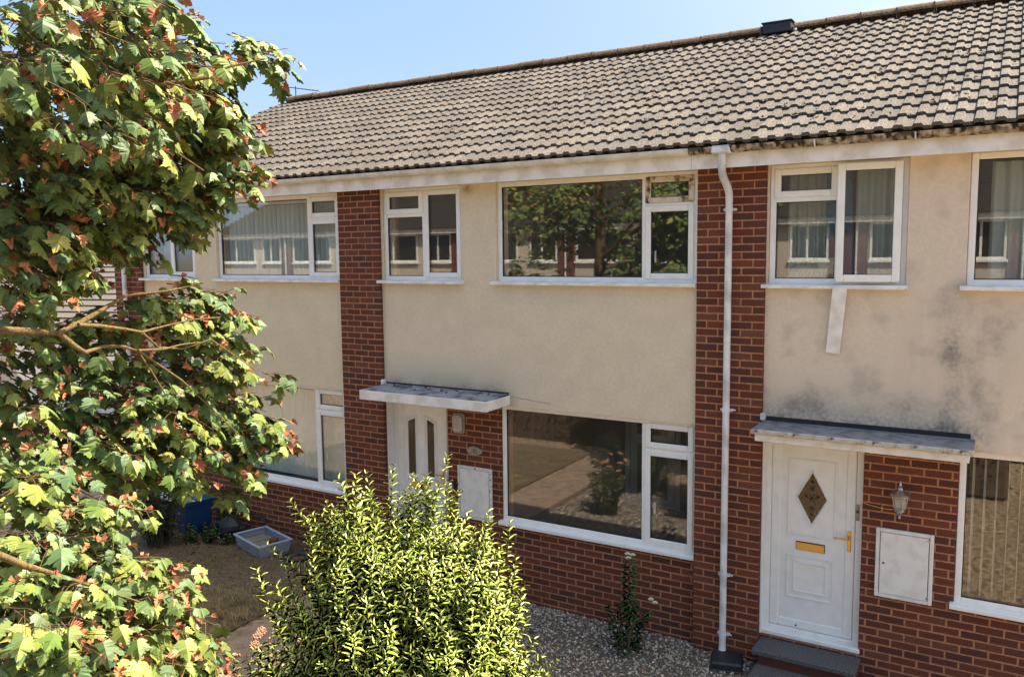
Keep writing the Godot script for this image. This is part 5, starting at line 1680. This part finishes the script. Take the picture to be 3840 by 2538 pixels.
func pebbles() -> void:
	var r := RandomNumberGenerator.new()
	r.seed = 55
	var meshes := []
	for k in 3:
		var st := begin()
		var pts := []
		for i in 12: pts.append(1.0 + r.randf_range(-0.3, 0.25))
		var f := func(i: int, j: int) -> Vector3:
			var a := TAU * (i % 5) / 5.0 + 0.4 * j
			var t: float = [0.0, 0.9, 2.1, PI][j]
			var q: float = pts[(i % 5) + (5 if j > 1 else 0)] if j > 0 and j < 3 else 1.0
			return Vector3(cos(a) * sin(t) * q, cos(t) * 0.55, sin(a) * sin(t) * q * 0.8)
		for i in 5:
			for j in 3:
				if j == 0: tri(st, f.call(0, 0), f.call(i + 1, 1), f.call(i, 1))
				elif j == 1: quad(st, f.call(i, 1), f.call(i + 1, 1), f.call(i + 1, 2), f.call(i, 2))
				else: tri(st, f.call(i, 2), f.call(i + 1, 2), f.call(0, 3))
		meshes.append(st.commit())
	var xf := [[], [], []]
	var cc := [[], [], []]
	var cols := [Color(0.44, 0.37, 0.28), Color(0.30, 0.24, 0.17), Color(0.50, 0.45, 0.37), Color(0.20, 0.155, 0.11), Color(0.27, 0.19, 0.12), Color(0.36, 0.31, 0.26), Color(0.13, 0.105, 0.085), Color(0.62, 0.57, 0.48)]
	for i in 21000:
		var x := r.randf_range(-3.43, 0.64)
		var z := 0.01 + 4.85 * pow(r.randf(), 1.3)
		var s := r.randf_range(0.0075, 0.0185)
		var k := r.randi() % 3
		var b := Basis(Vector3.UP, r.randf() * TAU) * Basis(Vector3.RIGHT, r.randf_range(-0.5, 0.5))
		xf[k].append(Transform3D(b.scaled_local(Vector3.ONE * s), Vector3(x, -0.268 + s * 0.4 + 0.006 * r.randf(), z)))
		cc[k].append((cols[r.randi() % cols.size()] as Color) * r.randf_range(0.75, 1.15))
	var g := Node3D.new()
	g.name = "gravel"
	add_child(g)
	tag(g, "loose pale and brown gravel under the middle window", "gravel", "", "stuff")
	for k in 3: many("stones", meshes[k], mat.pebble, xf[k], cc[k], g)

func dry_lawn() -> void:
	var r := RandomNumberGenerator.new()
	r.seed = 66
	var st := begin()      # a tuft of five bent blades
	for k in 5:
		var a := k * 1.3
		var d := Vector3(cos(a), 0, sin(a))
		var s := d.cross(Vector3.UP) * 0.035
		var m := d * 0.35 + Vector3(0, 0.55, 0)
		var e := d * (0.9 + 0.1 * k) + Vector3(0, 0.60 - 0.08 * k, 0)
		quad(st, -s, s, m + s * 0.7, m - s * 0.7)
		tri(st, m - s * 0.7, m + s * 0.7, e)
	var tuft := st.commit()
	var xf := []
	var cc := []
	var patch := FastNoiseLite.new()
	patch.seed = 8
	patch.frequency = 0.8
	var cols := [Color(0.24, 0.165, 0.085), Color(0.19, 0.125, 0.065), Color(0.32, 0.23, 0.12), Color(0.14, 0.09, 0.048), Color(0.22, 0.165, 0.08)]
	for i in 42000:
		var x := r.randf_range(-9.4, -4.36)
		var z := r.randf_range(0.04, 6.0)
		var pn := patch.get_noise_2d(x, z)
		if r.randf() > 0.55 + 0.95 * pn: continue
		var s := r.randf_range(0.028, 0.066)
		xf.append(Transform3D((Basis(Vector3.UP, r.randf() * TAU) * Basis(Vector3.RIGHT, r.randf_range(-0.4, 0.4))).scaled_local(Vector3(s, s * r.randf_range(0.5, 1.0), s)), Vector3(x, -0.168, z)))
		var c: Color = cols[r.randi() % 5]
		if r.randf() < 0.10 + 0.25 * maxf(pn, 0): c = Color(0.11, 0.13, 0.04)
		cc.append(c * r.randf_range(0.75, 1.15))
	for i in 15000:      # thinner, in the sun in front of the gravel
		var x := r.randf_range(-4.0, 6.0)
		var z := r.randf_range(2.6, 7.4)
		if x > -3.5 and x < 0.66 and z < 4.9: continue
		if x < -3.45 and x > -4.34: continue
		var s := r.randf_range(0.02, 0.055)
		xf.append(Transform3D(Basis(Vector3.UP, r.randf() * TAU).scaled_local(Vector3(s, s * r.randf_range(0.5, 1.0), s)), Vector3(x, ground_y(x, z) - 0.004, z)))
		cc.append((cols[r.randi() % 5] as Color) * r.randf_range(0.6, 1.4))
	for i in 900:      # taller bleached stalks
		var x := r.randf_range(-6.5, -4.36)
		var z := r.randf_range(1.6, 4.2)
		var s := r.randf_range(0.10, 0.24)
		xf.append(Transform3D((Basis(Vector3.UP, r.randf() * TAU) * Basis(Vector3.RIGHT, r.randf_range(-0.4, 0.4))).scaled_local(Vector3(s * 0.4, s, s * 0.4)), Vector3(x, ground_y(x, z) - 0.004, z)))
		cc.append(Color(0.34, 0.26, 0.11) * r.randf_range(0.7, 1.2))
	var o := many("dry_grass", tuft, mat.blade, xf, cc)
	tag(o, "parched brown grass of the left lawn", "grass", "", "stuff")

func roof_litter() -> void:      # scorched leaves and moss lying on the tiles and the middle porch
	var r := RandomNumberGenerator.new()
	r.seed = 88
	var leaf := maple_leaf(0.9, 6)
	var slope := deg_to_rad(PITCH)
	var xf := []
	var cc := []
	for i in 2000:
		var x := r.randf_range(-9.0, 4.6)
		if r.randf() > 0.25 + 0.75 * smoothstep(-5.0, 1.0, x): continue
		var row := r.randi() % 15
		var s := row * 0.3146 + pow(r.randf(), 2.0) * 0.20 + 0.30
		var y := EAVE_Y + 0.012 + s * sin(slope)
		var b := Basis(Vector3.RIGHT, slope) * Basis(Vector3.UP, r.randf() * TAU) * Basis(Vector3.RIGHT, -PI / 2 + r.randf_range(-0.3, 0.3))
		xf.append(Transform3D(b.scaled_local(Vector3.ONE * r.randf_range(0.02, 0.062)), Vector3(x, y, EAVE_Z - s * cos(slope))))
		cc.append([Color(0.17, 0.085, 0.04), Color(0.09, 0.06, 0.035), Color(0.22, 0.12, 0.06), Color(0.06, 0.05, 0.035)][r.randi() % 4])
	for i in 26:
		xf.append(Transform3D((Basis(Vector3.UP, r.randf() * TAU) * Basis(Vector3.RIGHT, -PI / 2)).scaled_local(Vector3.ONE * r.randf_range(0.02, 0.06)), Vector3(r.randf_range(-3.9, -2.4), 2.222, r.randf_range(0.08, 0.35))))
		cc.append([Color(0.10, 0.06, 0.03), Color(0.05, 0.04, 0.03)][r.randi() % 2])
	for i in 260:      # and on the lawn and gravel below
		var x := r.randf_range(-9.0, 0.5)
		if x > -4.36 and x < -3.44: continue
		xf.append(Transform3D((Basis(Vector3.UP, r.randf() * TAU) * Basis(Vector3.RIGHT, -PI / 2 + r.randf_range(-0.4, 0.4))).scaled_local(Vector3.ONE * r.randf_range(0.03, 0.075)), Vector3(x, -0.135 if x < -4.3 else -0.252, r.randf_range(0.1, 4.0))))
		cc.append([Color(0.20, 0.09, 0.04), Color(0.10, 0.06, 0.03), Color(0.28, 0.14, 0.07)][r.randi() % 3])
	tag(many("leaf_litter", leaf, mat.crisp_leaf, xf, cc), "scorched leaf litter scattered on roof tiles, porch, lawn and gravel", "leaf litter", "", "stuff")
